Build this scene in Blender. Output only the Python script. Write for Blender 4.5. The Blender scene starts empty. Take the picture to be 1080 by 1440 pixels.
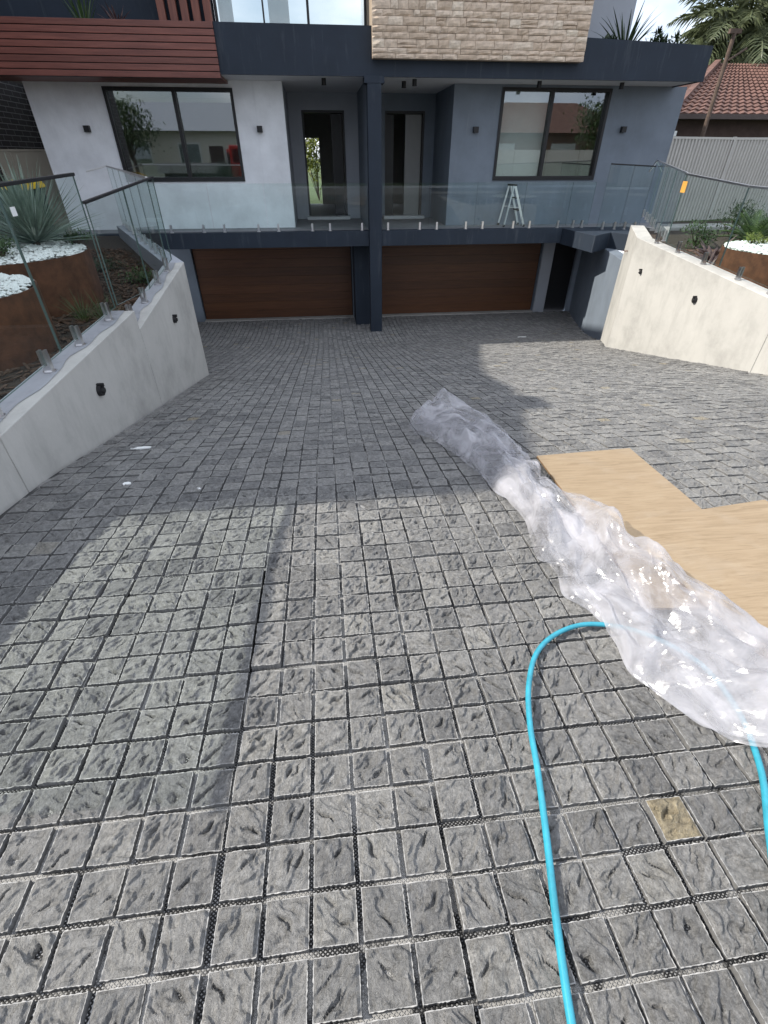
import bpy, math, random
import numpy as np
from mathutils import Vector, Matrix

random.seed(7)
rng = np.random.default_rng(11)
R = math.radians
scene = bpy.context.scene
col = scene.collection

# ---------------------------------------------------------------- camera
PITCH, YAW, FPX = R(36.7), R(6.5), 668.0
cam_data = bpy.data.cameras.new('camera')
cam = bpy.data.objects.new('camera', cam_data)
col.objects.link(cam)
cam_data.sensor_fit = 'VERTICAL'
cam_data.sensor_height = 36.0
cam_data.lens = FPX / 1440.0 * 36.0
cam_data.clip_start = 0.02
cam_data.clip_end = 3000
cam.rotation_euler = (R(90) - PITCH, 0, -YAW)
cam.location = (0, 0, 0)
scene.camera = cam
scene.render.resolution_x, scene.render.resolution_y = 768, 1024

# ---------------------------------------------------------------- world and sun
SUN_EL = R(42.0)
SUN_K = 0.075                      # how far the sun stands behind the line of the facade
sun_dir = Vector((-1.0, SUN_K, 0)).normalized() * math.cos(SUN_EL) + Vector((0, 0, math.sin(SUN_EL)))
world = bpy.data.worlds.new('World')
scene.world = world
world.use_nodes = True
wt = world.node_tree
wt.nodes.clear()
w_out = wt.nodes.new('ShaderNodeOutputWorld')
w_bg = wt.nodes.new('ShaderNodeBackground')
w_sky = wt.nodes.new('ShaderNodeTexSky')
w_sky.sky_type = 'NISHITA'
w_sky.sun_disc = False
w_sky.sun_elevation = SUN_EL
w_sky.sun_rotation = math.atan2(sun_dir.x, sun_dir.y)
w_sky.air_density = 1.0
w_sky.dust_density = 2.0
w_tc = wt.nodes.new('ShaderNodeTexCoord')
w_map = wt.nodes.new('ShaderNodeMapping')
w_map.inputs['Scale'].default_value = (1.0, 1.0, 2.2)
w_noise = wt.nodes.new('ShaderNodeTexNoise')
w_noise.inputs['Scale'].default_value = 2.6
w_noise.inputs['Detail'].default_value = 8
w_noise.inputs['Roughness'].default_value = 0.55
w_ramp = wt.nodes.new('ShaderNodeValToRGB')
w_ramp.color_ramp.elements[0].position = 0.3
w_ramp.color_ramp.elements[1].position = 0.54
w_mix = wt.nodes.new('ShaderNodeMix')
w_mix.data_type = 'RGBA'
w_noise2 = wt.nodes.new('ShaderNodeTexNoise')
w_noise2.inputs['Scale'].default_value = 5.0
w_noise2.inputs['Detail'].default_value = 6
w_ramp2 = wt.nodes.new('ShaderNodeValToRGB')
w_ramp2.color_ramp.elements[0].position = 0.35
w_ramp2.color_ramp.elements[0].color = (3.9, 4.5, 5.7, 1)
w_ramp2.color_ramp.elements[1].position = 0.68
w_ramp2.color_ramp.elements[1].color = (8.0, 8.15, 8.5, 1)
wt.links.new(w_tc.outputs['Generated'], w_map.inputs['Vector'])
wt.links.new(w_map.outputs[0], w_noise.inputs['Vector'])
wt.links.new(w_map.outputs[0], w_noise2.inputs['Vector'])
wt.links.new(w_noise.outputs['Fac'], w_ramp.inputs[0])
wt.links.new(w_noise2.outputs['Fac'], w_ramp2.inputs[0])
wt.links.new(w_ramp.outputs[0], w_mix.inputs[0])
wt.links.new(w_sky.outputs[0], w_mix.inputs[6])
wt.links.new(w_ramp2.outputs[0], w_mix.inputs[7])
wt.links.new(w_mix.outputs[2], w_bg.inputs['Color'])
w_bg.inputs['Strength'].default_value = 0.128
wt.links.new(w_bg.outputs[0], w_out.inputs['Surface'])

sun_data = bpy.data.lights.new('sun', 'SUN')
sun_data.energy = 3.5
sun_data.angle = R(0.53)
sun_data.color = (1.0, 0.945, 0.85)
sun = bpy.data.objects.new('sun', sun_data)
col.objects.link(sun)
sun.rotation_euler = (-sun_dir).to_track_quat('-Z', 'Y').to_euler()
sun.location = (-20, 5, 20)

scene.view_settings.view_transform = 'Standard'
scene.view_settings.look = 'None'
scene.view_settings.gamma = 1
scene.view_settings.use_curve_mapping = False
scene.view_settings.exposure = 0.85

# ---------------------------------------------------------------- helpers
ORG = {}


def tag(o, label=None, cat=None, group=None, kind=None):
    if label: o['label'] = label
    if cat: o['category'] = cat
    if group: o['group'] = group
    if kind: o['kind'] = kind
    return o


def thing(name, loc, label, cat, group=None):
    o = bpy.data.objects.new(name, None)
    o.empty_display_size = 0.1
    o.location = loc
    col.objects.link(o)
    ORG[o.name] = Vector(loc)
    return tag(o, label, cat, group)


def link(name, mesh, mat, parent=None, loc=None, smooth=False):
    o = bpy.data.objects.new(name, mesh)
    if mat is not None and not mesh.materials:
        for m in (mat if isinstance(mat, (list, tuple)) else [mat]):
            mesh.materials.append(m)
    col.objects.link(o)
    if parent is not None:
        o.parent = parent
        ORG[o.name] = ORG[parent.name]
    else:
        ORG[o.name] = Vector(loc or (0, 0, 0))
        o.location = ORG[o.name]
    if smooth:
        mesh.polygons.foreach_set('use_smooth', [True] * len(mesh.polygons))
    return o


class MB:
    """collects shapes in world coordinates, builds ONE mesh object"""
    def __init__(self):
        self.v, self.f, self.m = [], [], []

    def add(self, vs, fs, mi=0):
        n = len(self.v)
        self.v += [tuple(v) for v in vs]
        self.f += [tuple(i + n for i in f) for f in fs]
        self.m += [mi] * len(fs)
        return self

    def box(self, x0, x1, y0, y1, z0, z1, mi=0):
        vs = [(x0, y0, z0), (x1, y0, z0), (x1, y1, z0), (x0, y1, z0), (x0, y0, z1), (x1, y0, z1), (x1, y1, z1), (x0, y1, z1)]
        return self.add(vs, [(3, 2, 1, 0), (4, 5, 6, 7), (0, 1, 5, 4), (1, 2, 6, 5), (2, 3, 7, 6), (3, 0, 4, 7)], mi)

    def prism(self, pts, z0, z1, mi=0):
        """pts: ccw polygon in XY; z0/z1 numbers or lists"""
        n = len(pts)
        a = z0 if isinstance(z0, (list, tuple)) else [z0] * n
        b = z1 if isinstance(z1, (list, tuple)) else [z1] * n
        vs = [(p[0], p[1], a[i]) for i, p in enumerate(pts)] + [(p[0], p[1], b[i]) for i, p in enumerate(pts)]
        fs = [tuple(reversed(range(n))), tuple(range(n, 2 * n))] + [(i, (i + 1) % n, n + (i + 1) % n, n + i) for i in range(n)]
        return self.add(vs, fs, mi)

    def wall(self, p0, p1, t, z0, z1, mi=0):
        """upright slab between two plan points, thickness t to the left of p0->p1; z1 may be a pair"""
        d = Vector((p1[0] - p0[0], p1[1] - p0[1])).normalized()
        n = Vector((-d.y, d.x)) * t
        za, zb = z1 if isinstance(z1, (list, tuple)) else (z1, z1)
        ya, yb = z0 if isinstance(z0, (list, tuple)) else (z0, z0)
        pts = [(p0[0], p0[1]), (p1[0], p1[1]), (p1[0] + n.x, p1[1] + n.y), (p0[0] + n.x, p0[1] + n.y)]
        return self.prism(pts, [ya, yb, yb, ya], [za, zb, zb, za], mi)

    def bar(self, a, b, w, h=None, up=(0, 0, 1), mi=0):
        """rectangular bar from a to b"""
        a, b = Vector(a), Vector(b)
        h = h or w
        d = (b - a).normalized()
        s = d.cross(Vector(up))
        if s.length < 1e-4: s = d.cross(Vector((0, 1, 0)))
        s.normalize()
        u = s.cross(d)
        vs = []
        for p in (a, b):
            for i, j in ((-1, -1), (1, -1), (1, 1), (-1, 1)):
                vs.append(p + s * i * w / 2 + u * j * h / 2)
        return self.add(vs, [(0, 1, 2, 3), (7, 6, 5, 4), (0, 4, 5, 1), (1, 5, 6, 2), (2, 6, 7, 3), (3, 7, 4, 0)], mi)

    def tube(self, pts, r, n=10, cap=True, mi=0):
        pts = [Vector(p) for p in pts]
        rs = r if isinstance(r, (list, tuple)) else [r] * len(pts)
        rings = []
        prev = None
        for i, p in enumerate(pts):
            d = (pts[min(i + 1, len(pts) - 1)] - pts[max(i - 1, 0)]).normalized()
            if prev is None:
                s = d.cross(Vector((0, 0, 1)))
                if s.length < 1e-3: s = d.cross(Vector((0, 1, 0)))
            else:
                s = prev - d * prev.dot(d)
            s.normalize()
            prev = s
            u = d.cross(s)
            rings.append([p + (s * math.cos(2 * math.pi * k / n) + u * math.sin(2 * math.pi * k / n)) * rs[i] for k in range(n)])
        vs = [v for ring in rings for v in ring]
        fs = []
        for i in range(len(pts) - 1):
            for k in range(n):
                fs.append((i * n + k, i * n + (k + 1) % n, (i + 1) * n + (k + 1) % n, (i + 1) * n + k))
        if cap:
            fs.append(tuple(reversed(range(n))))
            fs.append(tuple((len(pts) - 1) * n + k for k in range(n)))
        return self.add(vs, fs, mi)

    def blade(self, base, az, tilt, length, width, droop=0.5, seg=6, fold=0.25, mi=0, tip=0.05):
        """a leaf blade: folded strip rising at `tilt` from vertical and drooping"""
        p = Vector(base)
        vs = []
        h = Vector((math.cos(az), math.sin(az), 0))
        side = Vector((-math.sin(az), math.cos(az), 0))
        ang = tilt
        for i in range(seg + 1):
            t = i / seg
            d = h * math.sin(ang) + Vector((0, 0, 1)) * math.cos(ang)
            nrm = side.cross(d)
            w = width * (0.55 + 0.9 * t) if t < 0.4 else width * (0.91 * (1 - ((t - 0.4) / 0.6) ** 1.6) + tip)
            vs += [p - side * w / 2 + nrm * w * fold, p.copy(), p + side * w / 2 + nrm * w * fold]
            p = p + d * (length / seg)
            ang += droop / seg
        fs = []
        for i in range(seg):
            a = i * 3
            fs += [(a, a + 1, a + 4, a + 3), (a + 1, a + 2, a + 5, a + 4)]
        return self.add(vs, fs, mi)

    def build(self, name, mat, parent=None, loc=None, smooth=False, bevel=0):
        o0 = ORG[parent.name] if parent is not None else Vector(loc or (0, 0, 0))
        me = bpy.data.meshes.new(name)
        me.from_pydata([(v[0] - o0.x, v[1] - o0.y, v[2] - o0.z) for v in self.v], [], self.f)
        o = link(name, me, mat, parent, o0, smooth)
        if any(self.m):
            me.polygons.foreach_set('material_index', self.m)
        me.update()
        if bevel:
            b = o.modifiers.new('edge', 'BEVEL')
            b.width = bevel
            b.segments = 2
            b.limit_method = 'ANGLE'
        return o


def copy_tree(o, parent=None):
    c = o.copy()
    col.objects.link(c)
    if parent is not None:
        c.parent = parent
    ORG[c.name] = ORG.get(o.name, Vector((0, 0, 0)))
    for ch in [k for k in bpy.data.objects if k.parent == o]:
        copy_tree(ch, c)
    return c


# ---------------------------------------------------------------- materials
def new_mat(name):
    m = bpy.data.materials.new(name)
    m.use_nodes = True
    nt = m.node_tree
    b = nt.nodes['Principled BSDF']
    return m, nt, b


def N(nt, t, **kw):
    n = nt.nodes.new(t)
    for k, v in kw.items():
        if k in n.inputs: n.inputs[k].default_value = v
        else: setattr(n, k, v)
    return n


def wpos(nt, scale=(1, 1, 1), rot=(0, 0, 0)):
    g = nt.nodes.new('ShaderNodeNewGeometry')
    mp = nt.nodes.new('ShaderNodeMapping')
    mp.inputs['Scale'].default_value = scale
    mp.inputs['Rotation'].default_value = rot
    nt.links.new(g.outputs['Position'], mp.inputs['Vector'])
    return mp.outputs[0]


def ramp(nt, src, stops):
    r = nt.nodes.new('ShaderNodeValToRGB')
    e = r.color_ramp.elements
    while len(e) < len(stops): e.new(0.5)
    for i, (p, c) in enumerate(stops):
        e[i].position = p
        e[i].color = (c[0], c[1], c[2], 1) if hasattr(c, '__len__') else (c, c, c, 1)
    nt.links.new(src, r.inputs[0])
    return r.outputs[0]


def mixc(nt, fac, a, b, mode='MIX'):
    n = nt.nodes.new('ShaderNodeMix')
    n.data_type = 'RGBA'
    n.blend_type = mode
    for i, s in ((0, fac), (6, a), (7, b)):
        if hasattr(s, 'links') or hasattr(s, 'is_linked'):
            nt.links.new(s, n.inputs[i])
        elif hasattr(s, '__len__'):
            n.inputs[i].default_value = (s[0], s[1], s[2], 1)
        else:
            n.inputs[i].default_value = s
    return n.outputs[2]


def bump(nt, b, h, strength=0.3, dist=0.01):
    n = nt.nodes.new('ShaderNodeBump')
    n.inputs['Strength'].default_value = strength
    n.inputs['Distance'].default_value = dist
    nt.links.new(h, n.inputs['Height'])
    nt.links.new(n.outputs[0], b.inputs['Normal'])


def simple(name, c, rough=0.6, metal=0.0, var=0.12, scale=6.0, bmp=0.15, bscale=60, bdist=0.004, spec=0.4):
    """paint / metal / plastic with mottling and fine relief"""
    m, nt, b = new_mat(name)
    n = N(nt, 'ShaderNodeTexNoise', Scale=scale, Detail=6.0, Roughness=0.65)
    nt.links.new(wpos(nt), n.inputs['Vector'])
    lo = tuple(x * (1 - var) for x in c)
    hi = tuple(min(1, x * (1 + var)) for x in c)
    nt.links.new(ramp(nt, n.outputs['Fac'], [(0.3, lo), (0.7, hi)]), b.inputs['Base Color'])
    b.inputs['Roughness'].default_value = rough
    b.inputs['Metallic'].default_value = metal
    b.inputs['Specular IOR Level'].default_value = spec
    if bmp:
        n2 = N(nt, 'ShaderNodeTexNoise', Scale=bscale, Detail=4.0)
        nt.links.new(wpos(nt), n2.inputs['Vector'])
        bump(nt, b, n2.outputs['Fac'], bmp, bdist)
    return m


def paver_mat(name, attr):
    """split-face basalt: per-paver tint from the object (or a face attribute), veins, dust, fine relief"""
    m, nt, b = new_mat(name)
    if attr:
        a = nt.nodes.new('ShaderNodeAttribute')
        a.attribute_name = 'tint'
        rnd = a.outputs['Fac']
    else:
        oi = nt.nodes.new('ShaderNodeObjectInfo')
        rnd = oi.outputs['Random']
    base = ramp(nt, rnd, [(0.0, (0.13, 0.129, 0.129)), (0.3, (0.17, 0.168, 0.164)), (0.7, (0.21, 0.206, 0.2)), (0.988, (0.235, 0.23, 0.218)),
                          (0.992, (0.235, 0.213, 0.17)), (1.0, (0.24, 0.21, 0.155))])
    p = wpos(nt)
    n1 = N(nt, 'ShaderNodeTexNoise', Scale=45.0, Detail=9.0, Roughness=0.8)
    nt.links.new(p, n1.inputs['Vector'])
    c = mixc(nt, 1.0, base, ramp(nt, n1.outputs['Fac'], [(0.3, 0.4), (0.5, 1.0), (0.7, 1.7)]), 'MULTIPLY')
    # pale flecks and mineral veins
    n3 = N(nt, 'ShaderNodeTexNoise', Scale=240.0, Detail=4.0, Roughness=0.8)
    nt.links.new(p, n3.inputs['Vector'])
    c = mixc(nt, ramp(nt, n3.outputs['Fac'], [(0.57, 0.0), (0.72, 0.6)]), c, (0.42, 0.42, 0.41))
    # building dust in large patches
    n4 = N(nt, 'ShaderNodeTexNoise', Scale=1.1, Detail=5.0, Roughness=0.7)
    nt.links.new(p, n4.inputs['Vector'])
    c = mixc(nt, ramp(nt, n4.outputs['Fac'], [(0.42, 0.0), (0.7, 0.42)]), c, (0.3, 0.295, 0.285))
    n5 = N(nt, 'ShaderNodeTexNoise', Scale=5.0, Detail=8.0, Roughness=0.8)
    nt.links.new(p, n5.inputs['Vector'])
    c = mixc(nt, ramp(nt, n5.outputs['Fac'], [(0.58, 0.0), (0.72, 0.45)]), c, (0.38, 0.375, 0.37))
    nt.links.new(c, b.inputs['Base Color'])
    b.inputs['Roughness'].default_value = 0.78
    b.inputs['Specular IOR Level'].default_value = 0.35
    # relief: layered cleavage, stretched ridges and grain
    mp = wpos(nt, (1, 0.6, 1), (0, 0, 0.6))
    v = N(nt, 'ShaderNodeTexNoise', Scale=80.0, Detail=8.0, Roughness=0.78)
    v.inputs['Distortion'].default_value = 0.9
    nt.links.new(mp, v.inputs['Vector'])
    st = ramp(nt, v.outputs['Fac'], [(0.3, 0.0), (0.42, 0.3), (0.44, 0.42), (0.55, 0.55), (0.57, 0.75), (0.75, 1.0)])
    g = N(nt, 'ShaderNodeTexNoise', Scale=260.0, Detail=5.0, Roughness=0.75)
    nt.links.new(p, g.inputs['Vector'])
    h = mixc(nt, 0.4, st, g.outputs['Fac'])
    bump(nt, b, h, 1.0, 0.011)
    return m


M = {}
M['paver'] = paver_mat('split_basalt', False)
M['paver_far'] = paver_mat('split_basalt_far', True)
M['arris'] = simple('pale_sawn_arris', (0.33, 0.325, 0.315), 0.85, var=0.3, scale=40, bmp=0.3, bscale=200)
M['sawn'] = simple('sawn_basalt_side', (0.14, 0.138, 0.135), 0.85, var=0.25, scale=40, bmp=0.3, bscale=200)


def bedding_mat():
    m, nt, b = new_mat('mortar_bedding')
    p = wpos(nt)
    n = N(nt, 'ShaderNodeTexNoise', Scale=18.0, Detail=8.0, Roughness=0.7)
    nt.links.new(p, n.inputs['Vector'])
    nt.links.new(ramp(nt, n.outputs['Fac'], [(0.3, 0.2), (0.55, 0.28), (0.75, 0.37)]), b.inputs['Base Color'])
    b.inputs['Roughness'].default_value = 0.9
    n2 = N(nt, 'ShaderNodeTexNoise', Scale=160.0, Detail=5.0)
    nt.links.new(p, n2.inputs['Vector'])
    bump(nt, b, n2.outputs['Fac'], 0.6, 0.004)
    return m


def net_mat():
    """black plastic backing net: diamond holes filled with grey bedding"""
    m, nt, b = new_mat('backing_net')
    p = wpos(nt, (1, 1.25, 0), (0, 0, R(45)))
    v = N(nt, 'ShaderNodeTexVoronoi', feature='DISTANCE_TO_EDGE', voronoi_dimensions='2D')
    v.inputs['Scale'].default_value = 135.0
    v.inputs['Randomness'].default_value = 0.12
    nt.links.new(p, v.inputs['Vector'])
    hole = ramp(nt, v.outputs['Distance'], [(0.2, 0.0), (0.28, 1.0)])
    n = N(nt, 'ShaderNodeTexNoise', Scale=8.0, Detail=4.0)
    nt.links.new(wpos(nt), n.inputs['Vector'])
    fill = ramp(nt, n.outputs['Fac'], [(0.35, 0.1), (0.65, 0.34)])
    c = mixc(nt, hole, (0.012, 0.012, 0.013), fill)
    # here and there the bedding mortar has squeezed up over the net
    n6 = N(nt, 'ShaderNodeTexNoise', Scale=4.5, Detail=5.0, Roughness=0.6)
    nt.links.new(wpos(nt), n6.inputs['Vector'])
    c = mixc(nt, ramp(nt, n6.outputs['Fac'], [(0.49, 0.0), (0.54, 1.0)]), c, (0.3, 0.295, 0.285))
    nt.links.new(c, b.inputs['Base Color'])
    b.inputs['Roughness'].default_value = 0.6
    inv = ramp(nt, v.outputs['Distance'], [(0.05, 1.0), (0.3, 0.0)])
    bump(nt, b, inv, 0.8, 0.003)
    return m


M['bedding'] = bedding_mat()
M['net'] = net_mat()


def concrete_mat(name, c, stain=0.75):
    m, nt, b = new_mat(name)
    p = wpos(nt)
    n = N(nt, 'ShaderNodeTexNoise', Scale=1.3, Detail=9.0, Roughness=0.68)
    nt.links.new(p, n.inputs['Vector'])
    lo = tuple(x * stain for x in c)
    hi = tuple(min(1, x * 1.1) for x in c)
    cc = ramp(nt, n.outputs['Fac'], [(0.32, lo), (0.5, c), (0.7, hi)])
    # trowel sweeps and drips
    s = N(nt, 'ShaderNodeTexNoise', Scale=5.0, Detail=7.0, Roughness=0.7)
    nt.links.new(wpos(nt, (1, 1, 0.28), (0.35, 0.2, 0)), s.inputs['Vector'])
    cc = mixc(nt, ramp(nt, s.outputs['Fac'], [(0.5, 0.0), (0.72, 0.5)]), cc, tuple(x * 0.72 for x in c))
    nt.links.new(cc, b.inputs['Base Color'])
    b.inputs['Roughness'].default_value = 0.85
    b.inputs['Specular IOR Level'].default_value = 0.25
    g = N(nt, 'ShaderNodeTexNoise', Scale=45.0, Detail=6.0)
    nt.links.new(p, g.inputs['Vector'])
    bump(nt, b, g.outputs['Fac'], 0.25, 0.006)
    return m


M['render_wall'] = concrete_mat('cement_render', (0.435, 0.425, 0.4))
M['coping'] = concrete_mat('wet_membrane_top', (0.3, 0.31, 0.33), 0.4)
M['white_paint'] = simple('pale_grey_paint', (0.8, 0.82, 0.85), 0.75, var=0.05, scale=1.5, bmp=0.12, bscale=90)
M['grey_paint'] = simple('mid_grey_paint', (0.36, 0.38, 0.42), 0.75, var=0.07, scale=1.5, bmp=0.12, bscale=90)
M['slate_paint'] = simple('slate_paint', (0.135, 0.155, 0.19), 0.7, var=0.07, scale=1.5, bmp=0.12, bscale=90)
M['navy'] = simple('navy_charcoal_paint', (0.02, 0.03, 0.046), 0.6, var=0.12, scale=1.5, bmp=0.08, bscale=90)


def streaked(name, c, streak, amt):
    m, nt, b = new_mat(name)
    n = N(nt, 'ShaderNodeTexNoise', Scale=1.6, Detail=7.0, Roughness=0.6)
    nt.links.new(wpos(nt), n.inputs['Vector'])
    cc = ramp(nt, n.outputs['Fac'], [(0.3, tuple(x * 0.85 for x in c)), (0.7, tuple(min(1, x * 1.12) for x in c))])
    k = N(nt, 'ShaderNodeTexNoise', Scale=3.2, Detail=6.0, Roughness=0.7)
    nt.links.new(wpos(nt, (2.2, 2.2, 0.25)), k.inputs['Vector'])
    cc = mixc(nt, ramp(nt, k.outputs['Fac'], [(0.56, 0.0), (0.74, amt)]), cc, streak)
    nt.links.new(cc, b.inputs['Base Color'])
    b.inputs['Roughness'].default_value = 0.7
    b.inputs['Specular IOR Level'].default_value = 0.35
    g = N(nt, 'ShaderNodeTexNoise', Scale=110.0, Detail=5.0)
    nt.links.new(wpos(nt), g.inputs['Vector'])
    bump(nt, b, g.outputs['Fac'], 0.2, 0.004)
    return m


M['white_paint'] = streaked('pale_grey_paint_worn', (0.8, 0.82, 0.85), (0.6, 0.62, 0.66), 0.35)
M['slate_paint'] = streaked('slate_paint_worn', (0.165, 0.195, 0.235), (0.23, 0.25, 0.275), 0.4)
M['navy'] = streaked('navy_charcoal_worn', (0.019, 0.028, 0.043), (0.09, 0.1, 0.115), 0.5)
M['soffit'] = simple('soffit_paint', (0.6, 0.6, 0.6), 0.8, var=0.04)
M['black_metal'] = simple('black_powdercoat', (0.012, 0.012, 0.014), 0.45, var=0.1)
M['steel'] = simple('brushed_steel', (0.62, 0.62, 0.63), 0.28, 1.0, var=0.06, scale=40, bmp=0.05)
M['alu'] = simple('aluminium', (0.66, 0.67, 0.69), 0.4, 1.0, var=0.08, scale=30, bmp=0.05)
M['rubber'] = simple('black_rubber', (0.02, 0.02, 0.02), 0.8)
M['white_plastic'] = simple('white_plastic', (0.75, 0.76, 0.75), 0.5, var=0.04)
M['orange_tag'] = simple('orange_sticker', (0.6, 0.3, 0.06), 0.6, var=0.1)


def wood_mat(name, dark, light, axis='X', rough=0.45, sc=3.0):
    m, nt, b = new_mat(name)
    s = {'X': (0.5, 9, 9), 'Z': (9, 9, 0.5), 'Y': (9, 0.5, 9)}[axis]
    n = N(nt, 'ShaderNodeTexNoise', Scale=sc, Detail=8.0, Roughness=0.65)
    n.inputs['Distortion'].default_value = 0.4
    nt.links.new(wpos(nt, s), n.inputs['Vector'])
    oi = nt.nodes.new('ShaderNodeObjectInfo')
    c = ramp(nt, n.outputs['Fac'], [(0.3, dark), (0.7, light)])
    c = mixc(nt, 1.0, c, ramp(nt, oi.outputs['Random'], [(0, 0.8), (1, 1.15)]), 'MULTIPLY')
    nt.links.new(c, b.inputs['Base Color'])
    b.inputs['Roughness'].default_value = rough
    bump(nt, b, n.outputs['Fac'], 0.15, 0.004)
    return m


M['timber'] = wood_mat('red_timber', (0.125, 0.038, 0.028), (0.235, 0.078, 0.056))
M['batten'] = wood_mat('red_timber_upright', (0.12, 0.035, 0.022), (0.24, 0.08, 0.05), 'Z')
M['garage_wood'] = wood_mat('garage_timber', (0.06, 0.022, 0.008), (0.11, 0.042, 0.015), 'X', 0.5)


def ply_mat():
    m, nt, b = new_mat('plywood_face')
    tc = nt.nodes.new('ShaderNodeTexCoord')
    mp = nt.nodes.new('ShaderNodeMapping')
    mp.inputs['Scale'].default_value = (1.6, 16, 1)
    mp.inputs['Rotation'].default_value = (0, 0, 0.35)
    nt.links.new(tc.outputs['Object'], mp.inputs['Vector'])
    n = N(nt, 'ShaderNodeTexNoise', Scale=2.0, Detail=9.0, Roughness=0.7)
    n.inputs['Distortion'].default_value = 1.6
    nt.links.new(mp.outputs[0], n.inputs['Vector'])
    c = ramp(nt, n.outputs['Fac'], [(0.3, (0.215, 0.155, 0.09)), (0.5, (0.285, 0.21, 0.13)), (0.7, (0.33, 0.255, 0.165))])
    n2 = N(nt, 'ShaderNodeTexNoise', Scale=3.0, Detail=6.0, Roughness=0.7)
    nt.links.new(tc.outputs['Object'], n2.inputs['Vector'])
    c = mixc(nt, ramp(nt, n2.outputs['Fac'], [(0.5, 0), (0.75, 0.35)]), c, (0.36, 0.31, 0.245))
    nt.links.new(c, b.inputs['Base Color'])
    b.inputs['Roughness'].default_value = 0.65
    bump(nt, b, n.outputs['Fac'], 0.12, 0.003)
    return m


M['ply'] = ply_mat()
M['ply_edge'] = simple('plywood_edge', (0.2, 0.125, 0.065), 0.8, var=0.3, scale=80)


def glass_mat(name, tint, refl=1.0, ior=1.5):
    """clear glass sheet: tinted see-through plus Fresnel mirror"""
    m = bpy.data.materials.new(name)
    m.use_nodes = True
    nt = m.node_tree
    nt.nodes.clear()
    o = nt.nodes.new('ShaderNodeOutputMaterial')
    t = N(nt, 'ShaderNodeBsdfTransparent', Color=(tint[0], tint[1], tint[2], 1))
    g = N(nt, 'ShaderNodeBsdfGlossy', Roughness=0.01, Color=(0.9, 0.95, 0.95, 1))
    f = N(nt, 'ShaderNodeFresnel', IOR=ior)
    mx = nt.nodes.new('ShaderNodeMath')
    mx.operation = 'MULTIPLY'
    # mirror only where light enters the sheet
    ge = nt.nodes.new('ShaderNodeNewGeometry')
    iv = nt.nodes.new('ShaderNodeMath')
    iv.operation = 'MULTIPLY_ADD'
    iv.inputs[1].default_value = -refl
    iv.inputs[2].default_value = refl
    nt.links.new(ge.outputs['Backfacing'], iv.inputs[0])
    nt.links.new(iv.outputs[0], mx.inputs[1])
    nt.links.new(f.outputs[0], mx.inputs[0])
    mx.use_clamp = True
    s = nt.nodes.new('ShaderNodeMixShader')
    nt.links.new(mx.outputs[0], s.inputs[0])
    nt.links.new(t.outputs[0], s.inputs[1])
    nt.links.new(g.outputs[0], s.inputs[2])
    nt.links.new(s.outputs[0], o.inputs[0])
    return m


M['glass'] = glass_mat('balustrade_glass', (0.93, 0.97, 0.962))
M['glass_edge'] = simple('green_glass_edge', (0.09, 0.13, 0.12), 0.15, var=0.05, bmp=0)
M['win_glass'] = glass_mat('window_glass', (0.75, 0.79, 0.79), 5.0)


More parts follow.
